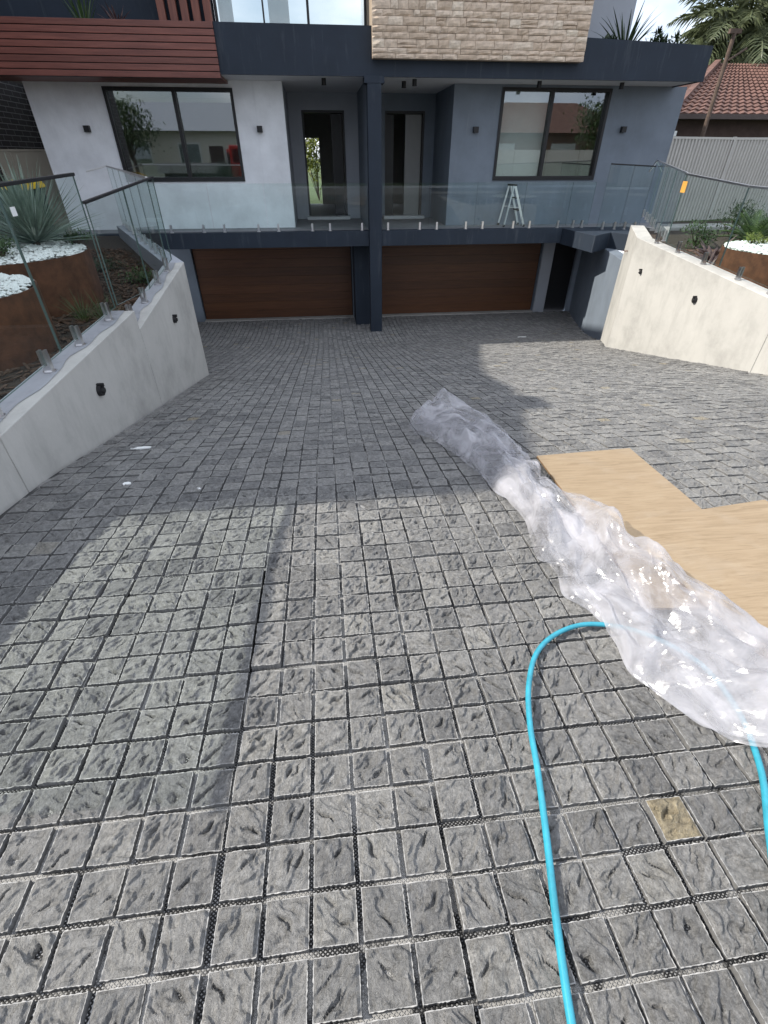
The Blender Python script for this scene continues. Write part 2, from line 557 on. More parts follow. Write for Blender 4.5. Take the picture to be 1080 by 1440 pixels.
def plastic_mat():
    """thin crumpled polythene: mostly see-through, milky where it bunches, sharp glints on creases"""
    m = bpy.data.materials.new('clear_polythene')
    m.use_nodes = True
    nt = m.node_tree
    nt.nodes.clear()
    o = nt.nodes.new('ShaderNodeOutputMaterial')
    tc = nt.nodes.new('ShaderNodeTexCoord')
    mp = nt.nodes.new('ShaderNodeMapping')
    mp.inputs['Rotation'].default_value = (0, 0, -0.2)
    mp.inputs['Scale'].default_value = (1.2, 0.9, 1.2)
    nt.links.new(tc.outputs['Object'], mp.inputs['Vector'])
    big = N(nt, 'ShaderNodeTexNoise', Scale=4.5, Detail=4.0, Roughness=0.55)
    big.inputs['Distortion'].default_value = 0.8
    nt.links.new(mp.outputs[0], big.inputs['Vector'])
    rid = nt.nodes.new('ShaderNodeTexNoise')
    rid.noise_type = 'RIDGED_MULTIFRACTAL'
    rid.inputs['Scale'].default_value = 6.0
    rid.inputs['Detail'].default_value = 5.0
    rid.inputs['Roughness'].default_value = 0.5
    rid.inputs['Distortion'].default_value = 0.5
    nt.links.new(mp.outputs[0], rid.inputs['Vector'])
    vo = N(nt, 'ShaderNodeTexVoronoi', feature='F1')
    vo.inputs['Scale'].default_value = 13.0
    nt.links.new(mp.outputs[0], vo.inputs['Vector'])
    t = N(nt, 'ShaderNodeBsdfTransparent', Color=(0.96, 0.965, 0.97, 1))
    d = N(nt, 'ShaderNodeBsdfDiffuse', Color=(0.72, 0.71, 0.75, 1))
    tr = N(nt, 'ShaderNodeBsdfTranslucent', Color=(0.74, 0.73, 0.76, 1))
    g = N(nt, 'ShaderNodeBsdfGlossy', Roughness=0.15, Color=(1, 1, 1, 1))
    hsum = nt.nodes.new('ShaderNodeMath'); hsum.operation = 'MULTIPLY_ADD'
    hsum.inputs[1].default_value = 0.12
    nt.links.new(rid.outputs['Fac'], hsum.inputs[0])
    nt.links.new(vo.outputs['Distance'], hsum.inputs[2])
    b = nt.nodes.new('ShaderNodeBump')
    b.inputs['Strength'].default_value = 0.35
    b.inputs['Distance'].default_value = 0.02
    nt.links.new(hsum.outputs[0], b.inputs['Height'])
    for s_ in (d, tr, g): nt.links.new(b.outputs[0], s_.inputs['Normal'])
    m1 = N(nt, 'ShaderNodeMixShader'); m1.inputs[0].default_value = 0.5
    nt.links.new(d.outputs[0], m1.inputs[1]); nt.links.new(tr.outputs[0], m1.inputs[2])
    al = nt.nodes.new('ShaderNodeMath'); al.operation = 'ADD'; al.use_clamp = True
    nt.links.new(ramp(nt, big.outputs['Fac'], [(0.38, 0.16), (0.52, 0.38), (0.64, 0.64)]), al.inputs[0])
    nt.links.new(ramp(nt, rid.outputs['Fac'], [(0.45, 0.0), (1.0, 0.18)]), al.inputs[1])
    m2 = N(nt, 'ShaderNodeMixShader')
    nt.links.new(al.outputs[0], m2.inputs[0])
    nt.links.new(t.outputs[0], m2.inputs[1]); nt.links.new(m1.outputs[0], m2.inputs[2])
    m3 = N(nt, 'ShaderNodeMixShader')
    m3.inputs[0].default_value = 0.055
    nt.links.new(m2.outputs[0], m3.inputs[1]); nt.links.new(g.outputs[0], m3.inputs[2])
    nt.links.new(m3.outputs[0], o.inputs[0])
    return m


M['plastic'] = plastic_mat()
M['hose'] = simple('cyan_hose', (0.03, 0.27, 0.36), 0.26, var=0.2, scale=20, bmp=0.05, spec=0.6)
M['corten'] = simple('corten_steel', (0.1, 0.04, 0.02), 0.85, var=0.45, scale=9, bmp=0.3, bscale=120)
M['pebble'] = simple('white_pebble', (0.74, 0.74, 0.71), 0.65, var=0.1, scale=60)
M['soil'] = simple('dark_soil', (0.05, 0.036, 0.025), 0.95, var=0.5, scale=25, bmp=0.8, bscale=50, bdist=0.03)
M['mulch'] = simple('bark_mulch', (0.085, 0.05, 0.032), 0.9, var=0.6, scale=30)
M['red_gravel'] = simple('reddish_mulch', (0.15, 0.085, 0.065), 0.9, var=0.5, scale=30)


def leaf_mat(name, a, b_, rough=0.45, trans=0.25, sc=9):
    m, nt, b = new_mat(name)
    n = N(nt, 'ShaderNodeTexNoise', Scale=sc, Detail=5.0)
    nt.links.new(wpos(nt), n.inputs['Vector'])
    c = ramp(nt, n.outputs['Fac'], [(0.3, a), (0.7, b_)])
    nt.links.new(c, b.inputs['Base Color'])
    b.inputs['Roughness'].default_value = rough
    tr = nt.nodes.new('ShaderNodeBsdfTranslucent')
    nt.links.new(c, tr.inputs['Color'])
    mx = nt.nodes.new('ShaderNodeMixShader')
    mx.inputs[0].default_value = trans
    out = nt.nodes['Material Output']
    nt.links.new(b.outputs[0], mx.inputs[1])
    nt.links.new(tr.outputs[0], mx.inputs[2])
    nt.links.new(mx.outputs[0], out.inputs[0])
    return m


M['agave'] = leaf_mat('grey_green_blade', (0.13, 0.18, 0.14), (0.26, 0.32, 0.26))
M['green'] = leaf_mat('green_leaf', (0.035, 0.07, 0.02), (0.08, 0.13, 0.035))
M['yellow_green'] = leaf_mat('lime_leaf', (0.12, 0.16, 0.03), (0.24, 0.27, 0.06))
M['dark_green'] = leaf_mat('dark_leaf', (0.015, 0.03, 0.012), (0.04, 0.07, 0.025))
M['burgundy'] = leaf_mat('burgundy_blade', (0.06, 0.03, 0.035), (0.16, 0.1, 0.09), sc=14)
M['palm_leaf'] = leaf_mat('palm_frond', (0.05, 0.07, 0.03), (0.13, 0.15, 0.075))
M['bark'] = simple('bark', (0.09, 0.07, 0.05), 0.9, var=0.4, scale=12, bmp=0.6, bscale=25, bdist=0.02)


def brick_mat(name, c1, c2, mort, sc=1.0, rot=(R(90), 0, R(90)), bw=0.24, bh=0.076):
    m, nt, b = new_mat(name)
    t = nt.nodes.new('ShaderNodeTexBrick')
    sp = nt.nodes.new('ShaderNodeSeparateXYZ')
    cb = nt.nodes.new('ShaderNodeCombineXYZ')
    nt.links.new(wpos(nt), sp.inputs[0])
    nt.links.new(sp.outputs['Y' if rot[2] else 'X'], cb.inputs[0])
    nt.links.new(sp.outputs['Z'], cb.inputs[1])
    nt.links.new(cb.outputs[0], t.inputs['Vector'])
    t.inputs['Color1'].default_value = (*c1, 1)
    t.inputs['Color2'].default_value = (*c2, 1)
    t.inputs['Mortar'].default_value = (*mort, 1)
    t.inputs['Scale'].default_value = sc
    t.inputs['Brick Width'].default_value = bw
    t.inputs['Row Height'].default_value = bh
    t.inputs['Mortar Size'].default_value = 0.008
    nt.links.new(t.outputs['Color'], b.inputs['Base Color'])
    b.inputs['Roughness'].default_value = 0.85
    bump(nt, b, t.outputs['Fac'], -0.4, 0.01)
    return m


M['dark_brick'] = brick_mat('dark_brick', (0.035, 0.03, 0.032), (0.055, 0.045, 0.045), (0.3, 0.29, 0.29), bw=0.4, bh=0.11)
M['red_brick'] = brick_mat('red_brick', (0.2, 0.09, 0.06), (0.28, 0.13, 0.08), (0.3, 0.28, 0.25), rot=(R(90), 0, 0))


def stone_mat():
    m, nt, b = new_mat('sandstone')
    oi = nt.nodes.new('ShaderNodeObjectInfo')
    c = ramp(nt, oi.outputs['Random'], [(0, (0.5, 0.39, 0.29)), (0.4, (0.58, 0.46, 0.35)), (0.8, (0.62, 0.5, 0.39)), (1, (0.68, 0.58, 0.46))])
    n = N(nt, 'ShaderNodeTexNoise', Scale=14.0, Detail=8.0, Roughness=0.7)
    nt.links.new(wpos(nt), n.inputs['Vector'])
    c = mixc(nt, 1.0, c, ramp(nt, n.outputs['Fac'], [(0.3, 0.7), (0.7, 1.2)]), 'MULTIPLY')
    nt.links.new(c, b.inputs['Base Color'])
    b.inputs['Roughness'].default_value = 0.85
    bump(nt, b, n.outputs['Fac'], 0.5, 0.02)
    return m


M['stone'] = stone_mat()
M['stone_back'] = simple('stone_joint', (0.34, 0.27, 0.2), 0.9)
M['terracotta'] = simple('terracotta_tile', (0.125, 0.066, 0.052), 0.75, var=0.4, scale=4, bmp=0.3, bscale=40)
M['fence'] = simple('pale_steel_sheet', (0.47, 0.455, 0.42), 0.5, var=0.06, scale=2, bmp=0.03)
M['fence_beige'] = simple('beige_steel_sheet', (0.36, 0.33, 0.27), 0.6, var=0.06, scale=2, bmp=0.03)
M['gutter'] = simple('brown_gutter', (0.07, 0.05, 0.045), 0.5)
M['dark_wall'] = simple('dark_brown_wall', (0.07, 0.045, 0.04), 0.85, var=0.2)
M['interior'] = simple('interior_plaster', (0.35, 0.35, 0.34), 0.9, var=0.04)
M['blind'] = simple('roller_blind', (0.9, 0.9, 0.87), 0.9, var=0.04, bmp=0.1, bscale=300)
M['porch_tile'] = simple('porch_floor', (0.2, 0.2, 0.21), 0.6, var=0.12, scale=3)
M['asphalt'] = simple('asphalt', (0.05, 0.05, 0.052), 0.9, var=0.25, scale=8, bmp=0.5, bscale=120)
M['footpath'] = concrete_mat('footpath_concrete', (0.36, 0.35, 0.33))
M['grass'] = simple('lawn', (0.06, 0.09, 0.03), 0.95, var=0.4, scale=12, bmp=0.8, bscale=60, bdist=0.03)
M['yellow'] = simple('yellow_plastic', (0.62, 0.4, 0.02), 0.5, var=0.1)
M['bin_green'] = simple('dark_green_plastic', (0.02, 0.045, 0.03), 0.55)
M['pole'] = simple('weathered_pole', (0.1, 0.07, 0.055), 0.9, var=0.3, scale=10)
M['red_car'] = simple('red_car_paint', (0.4, 0.02, 0.015), 0.3, var=0.05, bmp=0, spec=0.6)
M['weatherboard'] = simple('cream_weatherboard', (0.7, 0.67, 0.6), 0.8, var=0.06)


# ---------------------------------------------------------------- the driveway profile
def slope(t):
    if t < 1.5: return 0.06
    if t < 3.0: return 0.06 + 0.16 * (t - 1.5) / 1.5
    if t < 10.5: return 0.22
    if t < 12.6: return 0.22 - 0.2 * (t - 10.5) / 2.1
    return 0.02 if t < 13 else 0.0


_ys = np.arange(-4, 16.001, 0.01)
_z = -1.37 - (np.cumsum([slope(t) for t in _ys]) * 0.01)
_z = _z - np.interp(0, _ys, _z) - 1.37


def dz(y): return float(np.interp(y, _ys, _z))


def pit_x(y):
    """inner faces of the two retaining walls at depth y"""
    xl = -1.83 if y < 7.24 else -1.83 - (y - 7.24) * 0.44
    xr = 5.35 if y < 8.75 else (5.35 + (y - 8.75) * 0.464 if y < 10.15 else 6.0 + (y - 10.15) * 0.269)
    return max(xl, -4.1), min(xr, 7.02)


# camera axes, to find which pavers show largest (nothing is placed by this)
_cf = np.array([math.sin(YAW) * math.cos(PITCH), math.cos(YAW) * math.cos(PITCH), -math.sin(PITCH)])
_cr = np.array([math.cos(YAW), -math.sin(YAW), 0])
_cd = np.cross(_cf, _cr)


def project(p):
    z = p @ _cf
    return 540 + FPX * (p @ _cr) / z, 720 + FPX * (p @ _cd) / z, z


# bedding sheet of the driveway
ys = list(np.arange(-3.0, 14.01, 0.25))
mb = MB()
for i, y in enumerate(ys):
    xl, xr = pit_x(y)
    mb.v += [(xl - 0.06, y, dz(y) - 0.0165), (xr + 0.06, y, dz(y) - 0.0165)]
for i in range(len(ys) - 1):
    mb.f.append((2 * i, 2 * i + 1, 2 * i + 3, 2 * i + 2))
    mb.m.append(0)
driveway = mb.build('driveway', M['bedding'], None, (0, 0, 0))
tag(driveway, kind='structure')

# ------- paver shapes
PS, PT = 0.0985, 0.026     # size and thickness
PITCHX = 0.1105


def noise2(x, y, seed):
    r = np.random.default_rng(seed)
    g = r.random((64, 64))
    xi, yi = np.floor(x).astype(int), np.floor(y).astype(int)
    fx, fy = x - xi, y - yi
    fx, fy = fx * fx * (3 - 2 * fx), fy * fy * (3 - 2 * fy)
    q = lambda a, b: g[a % 64, b % 64]
    return (q(xi, yi) * (1 - fx) * (1 - fy) + q(xi + 1, yi) * fx * (1 - fy) + q(xi, yi + 1) * (1 - fx) * fy + q(xi + 1, yi + 1) * fx * fy)


def cleave(u, v, seed):
    """height of a split stone face, u,v in 0..1: gritty near-flat cleavage with sharp steps and gouges"""
    r = np.random.default_rng(seed + 900)
    a = r.uniform(0.3, 1.2)
    wu = u + 0.16 * (noise2(u * 5 + 3, v * 5 + 3, seed + 7) - 0.5)
    wv = v + 0.16 * (noise2(u * 5 + 9, v * 5 + 7, seed + 8) - 0.5)
    uu = wu * math.cos(a) - wv * math.sin(a)          # across the grain
    vv = wu * math.sin(a) + wv * math.cos(a)          # along the grain
    n = 0.6 * noise2(uu * 3.6 + 9, vv * 1.5 + 9, seed) + 0.4 * noise2(uu * 8 + 20, vv * 3.5 + 20, seed + 1)
    fine = noise2(uu * 17 + 20, vv * 9 + 20, seed + 2) - 0.5
    k = 3.4
    t = n * k + r.uniform(0, 1)
    fl = np.floor(t)
    fr = np.clip((t - fl) / 0.16, 0, 1)
    ter = (fl + fr) / k
    h = 0.016 * (ter - 0.5) + 0.011 * (n - 0.5) + 0.0035 * fine
    h = h + 0.004 * (r.uniform(-1, 1) * (u - 0.5) + r.uniform(-1, 1) * (v - 0.5))
    # flakes knocked out: sheer on one side, feathering out on the other
    for _ in range(int(r.integers(1, 3))):
        cu, cv = r.uniform(0.25, 0.75, 2)
        du, dv = wu - cu, wv - cv
        q = (du * math.cos(a) - dv * math.sin(a)) / r.uniform(0.06, 0.12)
        w = (du * math.sin(a) + dv * math.cos(a)) / r.uniform(0.12, 0.3)
        body = np.clip(1.1 - np.sqrt(q * q + w * w), 0, 1)
        sheer = np.clip((q + 0.25) / 0.25, 0, 1)
        h = h - r.uniform(0.007, 0.015) * np.minimum(body * 1.8, 1) * np.where(sheer > 0, sheer * np.clip(1.25 - np.maximum(q, 0), 0, 1), 0)
    e = np.minimum(np.minimum(u, 1 - u), np.minimum(v, 1 - v))
    return h * np.clip(e / 0.07, 0.35, 1) + 0.0015


def paver_geo(seed, n):
    """top grid (n x n cells) plus four sides; returns verts, top faces, side faces"""
    g = np.linspace(0, 1, n + 1)
    if n > 6: g[1], g[-2] = 0.014, 0.986
    u, v = np.meshgrid(g, g, indexing='ij')
    h = cleave(u, v, seed)
    r = np.random.default_rng(seed + 50)
    x = (u - 0.5) * PS
    y = (v - 0.5) * PS
    wob = 0.0012
    edge_u = (u < 1e-6) | (u > 1 - 1e-6)
    edge_v = (v < 1e-6) | (v > 1 - 1e-6)
    x = x + np.where(edge_u, r.uniform(-wob, wob, x.shape), 0)
    y = y + np.where(edge_v, r.uniform(-wob, wob, y.shape), 0)
    top = np.stack([x, y, h], -1).reshape(-1, 3)
    idx = lambda i, j: i * (n + 1) + j
    tf = [(idx(i, j), idx(i + 1, j), idx(i + 1, j + 1), idx(i, j + 1)) for i in range(n) for j in range(n)]
    rim = [idx(i, 0) for i in range(n)] + [idx(n, j) for j in range(n)] + [idx(i, n) for i in range(n, 0, -1)] + [idx(0, j) for j in range(n, 0, -1)]
    bot = top[rim].copy()
    bot[:, 2] = -PT
    bot[:, :2] *= 1.01
    if n > 6:      # the sawn arris is paler than the split face
        rim_f = [f for q, f in enumerate(tf) if q // n in (0, n - 1) or q % n in (0, n - 1)]
        tf = [f for q, f in enumerate(tf) if not (q // n in (0, n - 1) or q % n in (0, n - 1))]
    else:
        rim_f = []
    base = len(top)
    k = len(rim)
    sf = [(rim[i], base + i, base + (i + 1) % k, rim[(i + 1) % k]) for i in range(k)]
    return np.vstack([top, bot]), tf, sf, rim_f


# ------- lay the pavers in mesh-backed sheets of five by five
SHEET = 5 * PITCHX + 0.0016
slots = []
nets = []
x_lo, y_lo = -4.2 - 0.031, -0.62
for si in range(22):
    for sj in range(27):
        sx, sy = x_lo + si * SHEET, y_lo + sj * SHEET
        ox, oy = rng.uniform(-0.0022, 0.0022), rng.uniform(-0.003, 0.003)
        oy += 0.002 * math.sin(si * 1.3)
        rot = rng.uniform(-0.006, 0.006)
        cx, cy = sx + SHEET / 2, sy + SHEET / 2
        net_ok = False
        for i in range(5):
            for j in range(5):
                lx, ly = (i - 2) * PITCHX + rng.normal(0, 0.0012), (j - 2) * PITCHX + rng.normal(0, 0.0012)
                x = cx + ox + lx * math.cos(rot) - ly * math.sin(rot)
                y = cy + oy + lx * math.sin(rot) + ly * math.cos(rot)
                if y > 13.86: continue
                xl, xr = pit_x(y)
                if x - 0.052 < xl or x + 0.052 > xr: continue
                slots.append((x, y, rot + rng.normal(0, 0.008)))
                net_ok = True
        if net_ok and cy < 3.4 : nets.append((cx + ox, cy + oy, rot))

P0 = np.array([(x, y, dz(y)) for x, y, _ in slots])
px, py, pz = project(P0)
size = np.where((pz > 0.2) & (px > -30) & (px < 1110) & (py > 380) & (py < 1470), 1.0 / np.maximum(pz, 0.1) ** 2 * np.abs((P0 @ np.array([0, 0, -1.0])) / np.maximum(pz, 0.1)), 0)
# those under the plywood and the polythene do not show
size[(P0[:, 0] > 1.2) & (P0[:, 1] > 0.8) & (P0[:, 1] < 2.6)] *= 0.05
order = np.argsort(-size)
near_set = set(order[:300].tolist())

variants = []
for k in range(60):
    v, tf, sf, af = paver_geo(1000 + k * 17, 24)
    me = bpy.data.meshes.new('paver')
    me.from_pydata(v.tolist(), [], tf + sf + af)
    me.materials.append(M['paver'])
    me.materials.append(M['sawn'])
    me.materials.append(M['arris'])
    me.polygons.foreach_set('material_index', [0] * len(tf) + [1] * len(sf) + [2] * len(af))
    me.polygons.foreach_set('use_smooth', [False] * (len(tf) + len(sf) + len(af)))
    me.update()
    variants.append(me)

lod = {}
for n in (14, 7, 3):
    lod[n] = [paver_geo(1000 + k * 17, n) for k in range(60)]

parts_v, parts_f, parts_m, parts_t = [], [], [], []
vcount = 0
rs = np.random.default_rng(5)
for i, (x, y, rot) in enumerate(slots):
    z = dz(y)
    s = math.atan(slope(y))
    tiltx, tilty = rs.normal(0, 0.02), rs.normal(0, 0.02)
    zoff = rs.normal(0, 0.0022)
    vi = int(rs.integers(0, 60))
    q = 0 if rs.random() < 0.45 else int(rs.integers(0, 4))
    rm = Matrix.Rotation(-s + tiltx, 3, 'X') @ Matrix.Rotation(tilty, 3, 'Y') @ Matrix.Rotation(rot + q * math.pi / 2, 3, 'Z')
    tint = rs.random()
    if i in near_set:
        o = bpy.data.objects.new('paver', variants[vi])
        o.matrix_basis = Matrix.Translation((x, y, z + zoff)) @ rm.to_4x4()
        o.parent = driveway
        col.objects.link(o)
    else:
        n = 14 if y < 2.4 else (7 if y < 6 else 3)
        v, tf, sf, af = lod[n][vi]
        vv = v @ np.array(rm).T + np.array([x, y, z + zoff])
        parts_v.append(vv)
        parts_f += [tuple(a + vcount for a in f) for f in tf] + [tuple(a + vcount for a in f) for f in sf] + [tuple(a + vcount for a in f) for f in af]
        parts_m += [0] * len(tf) + [1] * len(sf) + [2] * len(af)
        parts_t += [tint] * (len(tf) + len(sf) + len(af))
        vcount += len(v)
me = bpy.data.meshes.new('paver_field')
me.from_pydata(np.vstack(parts_v).tolist(), [], parts_f)
me.materials.append(M['paver_far'])
me.materials.append(M['sawn'])
me.materials.append(M['arris'])
me.polygons.foreach_set('material_index', parts_m)
at = me.attributes.new('tint', 'FLOAT', 'FACE')
at.data.foreach_set('value', parts_t)
me.polygons.foreach_set('use_smooth', [False] * len(parts_m))
me.update()
pf = bpy.data.objects.new('paver_field', me)
pf.parent = driveway
col.objects.link(pf)
tag(pf, kind='stuff')

# the one tan stone among the grey ones
M['tan_stone'] = M['paver'].copy()
M['tan_stone'].name = 'tan_basalt'
for nd in M['tan_stone'].node_tree.nodes:
    if nd.type == 'VALTORGB' and len(nd.color_ramp.elements) == 6 and nd.color_ramp.elements[5].color[2] < 0.2:
        for e_, c_ in zip(nd.color_ramp.elements, [(0.27, 0.225, 0.145, 1)] * 6): e_.color = c_
_best = min((o for o in driveway.children if o.name.startswith('paver') and o is not pf), key=lambda o: (o.location.x - 0.78) ** 2 + (o.location.y - 0.46) ** 2)
_best.data = _best.data.copy()
_best.data.materials[0] = M['tan_stone']
_best['label'] = 'tan brown paver among the grey ones right of the hose'

# black backing nets under the nearest sheets
net_me = bpy.data.meshes.new('backing_net')
hn = 2.56 * PITCHX
net_me.from_pydata([(-hn, -hn, 0), (hn, -hn, 0), (hn, hn, 0), (-hn, hn, 0)], [], [(0, 1, 2, 3)])
net_me.materials.append(M['net'])
for i, (x, y, rot) in enumerate(nets):
    o = bpy.data.objects.new('backing_net', net_me)
    o.matrix_basis = Matrix.Translation((x, y, dz(y) - 0.0125)) @ Matrix.Rotation(-math.atan(slope(y)), 4, 'X') @ Matrix.Rotation(rot, 4, 'Z')
    o.parent = driveway
    col.objects.link(o)

# scraps of building rubbish on the pavers
for i, (x, y, w, d, lab) in enumerate([(-1.27, 2.56, 0.03, 0.022, 'small white paper scrap near left retaining wall foot'),
                                       (-0.82, 2.42, 0.02, 0.014, 'tiny white scrap on shaded pavers by the sunlight edge'),
                                       (-1.45, 3.3, 0.09, 0.035, 'flat pale strip lying on shaded pavers beside left retaining wall'),
                                       (4.6, 11.2, 0.14, 0.06, 'white scrap on the pavers before the right garage door')]):
    m_ = MB()
    a = rs.uniform(0, 3)
    pts = [(x + math.cos(a + t) * w * rs.uniform(0.7, 1), y + math.sin(a + t) * d * rs.uniform(0.7, 1)) for t in np.linspace(0, 2 * math.pi, 8)[:-1]]
    m_.prism(pts, [dz(p[1]) + 0.003 for p in pts], [dz(p[1]) + 0.009 + rs.uniform(0, 0.006) for p in pts])
    o = m_.build('paper_scrap', M['white_plastic'], None, (x, y, dz(y)))
    tag(o, lab, 'scrap', 'rubbish on the pavers')

# ---------------------------------------------------------------- ground sheet with the drive left open
mb = MB()
G = -1.46
for (x0, x1, y0, y1) in ((-900, -4.9, -3, 900), (7.3, 900, -3, 900), (-900, 900, -900, -12), (-4.9, 7.3, 14.6, 900)):
    mb.add([(x0, y0, G), (x1, y0, G), (x1, y1, G), (x0, y1, G)], [(0, 1, 2, 3)])
o = mb.build('ground', M['grass'], None, (0, 0, 0)); tag(o, kind='structure')
mb = MB(); mb.box(-400, 400, -5.0, -3.0, G - 0.1, G + 0.012)
o = mb.build('footpath', M['footpath'], None, (0, 0, 0)); tag(o, kind='structure')
mb = MB(); mb.box(-400, 400, -12.0, -5.16, G - 0.3, G - 0.12)
o = mb.build('road', M['asphalt'], None, (0, 0, 0)); tag(o, kind='structure')
mb = MB(); mb.box(-400, 400, -5.16, -5.0, G - 0.3, G + 0.004)
o = mb.build('kerb', M['footpath'], None, (0, 0, 0)); tag(o, kind='structure')

# ---------------------------------------------------------------- retaining walls
SOIL_L = -1.36
SOIL_R = -1.42
lw = thing('retaining_wall', (-1.93, 4.5, -2.0), 'grey cement rendered retaining wall along the left side of the driveway', 'wall')
TH = 0.24


def wall_panel(parent, p0, p1, t, zb0, zb1, zt0, zt1, mat, name='panel', bev=0.006):
    m_ = MB().wall(p0, p1, t, (zb0, zb1), (zt0, zt1))
    return m_.build(name, mat, parent, bevel=bev)


# (wall face runs along -Y so that its thickness lies to the outside)
g = 0.006
wall_panel(lw, (-1.83, -1.2), (-1.83, 2.56 - g), TH, -1.7, -1.9, -1.1, -0.88, M['render_wall'])
wall_panel(lw, (-1.83, 2.56), (-1.83, 5.04 - g), TH, -1.9, -2.4, -1.225, -1.17, M['render_wall'])
wall_panel(lw, (-1.83, 5.04), (-1.83, 7.24), TH, -2.4, -3.0, -1.34, -1.10, M['render_wall'])
dl = lambda t: (-1.83 - 0.44 * t * 5.2, 7.24 + 5.2 * t)
wall_panel(lw, dl(0.002), dl(1.0), TH, -3.0, -3.9, -1.10, -1.16, M['grey_paint'])
# membrane strip and mortar smears on the tops
mb = MB()
for (y0, y1, z0, z1) in ((2.57, 5.03, -1.225, -1.17), (5.05, 7.2, -1.34, -1.10)):
    n = 24
    for k in range(n):
        a, b = k / n, (k + 1) / n
        w0, w1 = [0.02 + 0.09 * noise2(np.array([t * 9 + y0]), np.array([3.0]), 77)[0] for t in (a, b)]
        A, B = y0 + (y1 - y0) * a, y0 + (y1 - y0) * b
        za, zb = z0 + (z1 - z0) * a + 0.004, z0 + (z1 - z0) * b + 0.004
        mb.add([(-1.845 - w0, A, za), (-2.06, A, za), (-2.06, B, zb), (-1.845 - w1, B, zb)], [(3, 2, 1, 0)])
mb.build('top_membrane', M['coping'], lw)

rw = thing('retaining_wall', (5.45, 7.0, -2.5), 'cream cement rendered retaining wall in full sun on the right of the driveway', 'wall')
wall_panel(rw, (5.35, 5.40 - g), (5.35, -1.2), TH, -2.4, -1.7, -1.40, -1.40, M['render_wall'])
wall_panel(rw, (5.35, 8.75), (5.35, 5.40), TH, -3.2, -2.4, -1.09, -1.385, M['render_wall'])
wall_panel(rw, (6.0, 10.15), (5.356, 8.762), TH, -3.6, -3.2, -1.05, -1.09, M['render_wall'])
wall_panel(rw, (7.02, 13.94), (6.005, 10.165), TH, -3.9, -3.6, -1.66, -1.66, M['slate_paint'], 'painted_side_wall')


def wall_fitting(x, y, z, nx, lab, s=1.0):
    t = thing('wall_light', (x, y, z), lab, 'wall light', 'round light fittings on the retaining walls')
    m_ = MB().tube([(x, y, z), (x + nx * 0.03, y, z)], [0.045 * s, 0.042 * s], 20)
    m_.build('housing', M['black_metal'], t, smooth=False)
    m_ = MB().tube([(x + nx * 0.03, y, z), (x + nx * 0.046, y, z)], [0.026 * s, 0.02 * s], 14)
    m_.build('lamp', M['rubber'], t)
    m_ = MB().box(x + min(0, nx * 0.05), x + max(0, nx * 0.05), y - 0.012, y + 0.012, z + 0.03, z + 0.055)
    m_.build('bracket', M['black_metal'], t)


wall_fitting(-1.83, 3.81, -1.47, 1, 'black round light fitting on left retaining wall, nearer the camera')
wall_fitting(-1.83, 6.18, -1.55, 1, 'black round light fitting at far end of left retaining wall', 0.9)
wall_fitting(5.35, 6.84, -1.66, -1, 'dark round light fitting in middle of sunlit right retaining wall')
wall_fitting(5.35, 8.35, -1.56, -1, 'small dark light fitting near far corner of sunlit right wall', 0.6)

# ---------------------------------------------------------------- frameless glass balustrades
GT = 0.012


def glass_panel(parent, p0, p1, zb0, zb1, zt0, zt1):
    d = Vector((p1[0] - p0[0], p1[1] - p0[1])).normalized()
    n = Vector((-d.y, d.x)) * GT / 2
    a, b = Vector(p0), Vector(p1)
    q = [a - n, b - n, b + n, a + n]
    m_ = MB().prism([(v.x, v.y) for v in q], [zb0, zb1, zb1, zb0], [zt0, zt1, zt1, zt0])
    m_.m = [1, 1, 0, 1, 0, 1]
    return m_.build('glass_panel', [M['glass'], M['glass_edge']], parent)


def spigot(parent, x, y, z, ax=0.0):
    m_ = MB()
    m_.tube([(x, y, z), (x, y, z + 0.01)], 0.042, 16)
    c, s = math.cos(ax), math.sin(ax)
    for k in (-1, 1):
        m_.prism([(x + c * u - s * (k * 0.018 + v), y + s * u + c * (k * 0.018 + v)) for u, v in ((-0.021, -0.008), (0.021, -0.008), (0.021, 0.008), (-0.021, 0.008))], z + 0.01, z + 0.15)
    m_.box(x - 0.02, x + 0.02, y - 0.02, y + 0.02, z + 0.01, z + 0.05)
    return m_.build('spigot', M['steel'], parent)


def rail(parent, a, b, mat=None, w=0.026, h=0.026):
    return MB().bar(a, b, w, h).build('handrail', mat or M['steel'], parent, bevel=0.003)


gl = thing('glass_balustrade', (-1.95, 5, -1.2), 'glass balustrade with dark top rail standing on the left retaining wall', 'balustrade')
XB = -1.955
zt = lambda y: np.interp(y, [-1.2, 2.55, 2.57, 5.03, 5.05, 7.24], [-1.1, -0.88, -1.225, -1.17, -1.34, -1.10])
for (y0, y1, top) in ((0.72, 2.53, 0.0), (2.58, 3.73, -0.03), (3.745, 4.93, -0.145), (5.0, 6.02, -0.3), (6.035, 7.16, -0.245)):
    top2 = top + (0.05 if y0 > 4.9 else 0.03)
    glass_panel(gl, (XB, y0), (XB, y1), zt(y0 + .02) + 0.06, zt(y1 - .02) + 0.06, top, top2)
for y in (1.0, 2.3, 2.8, 3.5, 4.05, 4.72, 5.25, 5.75, 6.35, 6.85):
    spigot(gl, XB, y, float(zt(y)) + 0.002, R(90))
rail(gl, (XB, 0.7, 0.01), (XB, 3.735, 0.012), M['black_metal'], 0.032, 0.024)
rail(gl, (XB, 3.74, -0.135), (XB, 4.94, -0.105), M['black_metal'], 0.03, 0.022)
rail(gl, (XB, 4.98, -0.3), (XB, 7.17, -0.185), M['black_metal'], 0.03, 0.022)
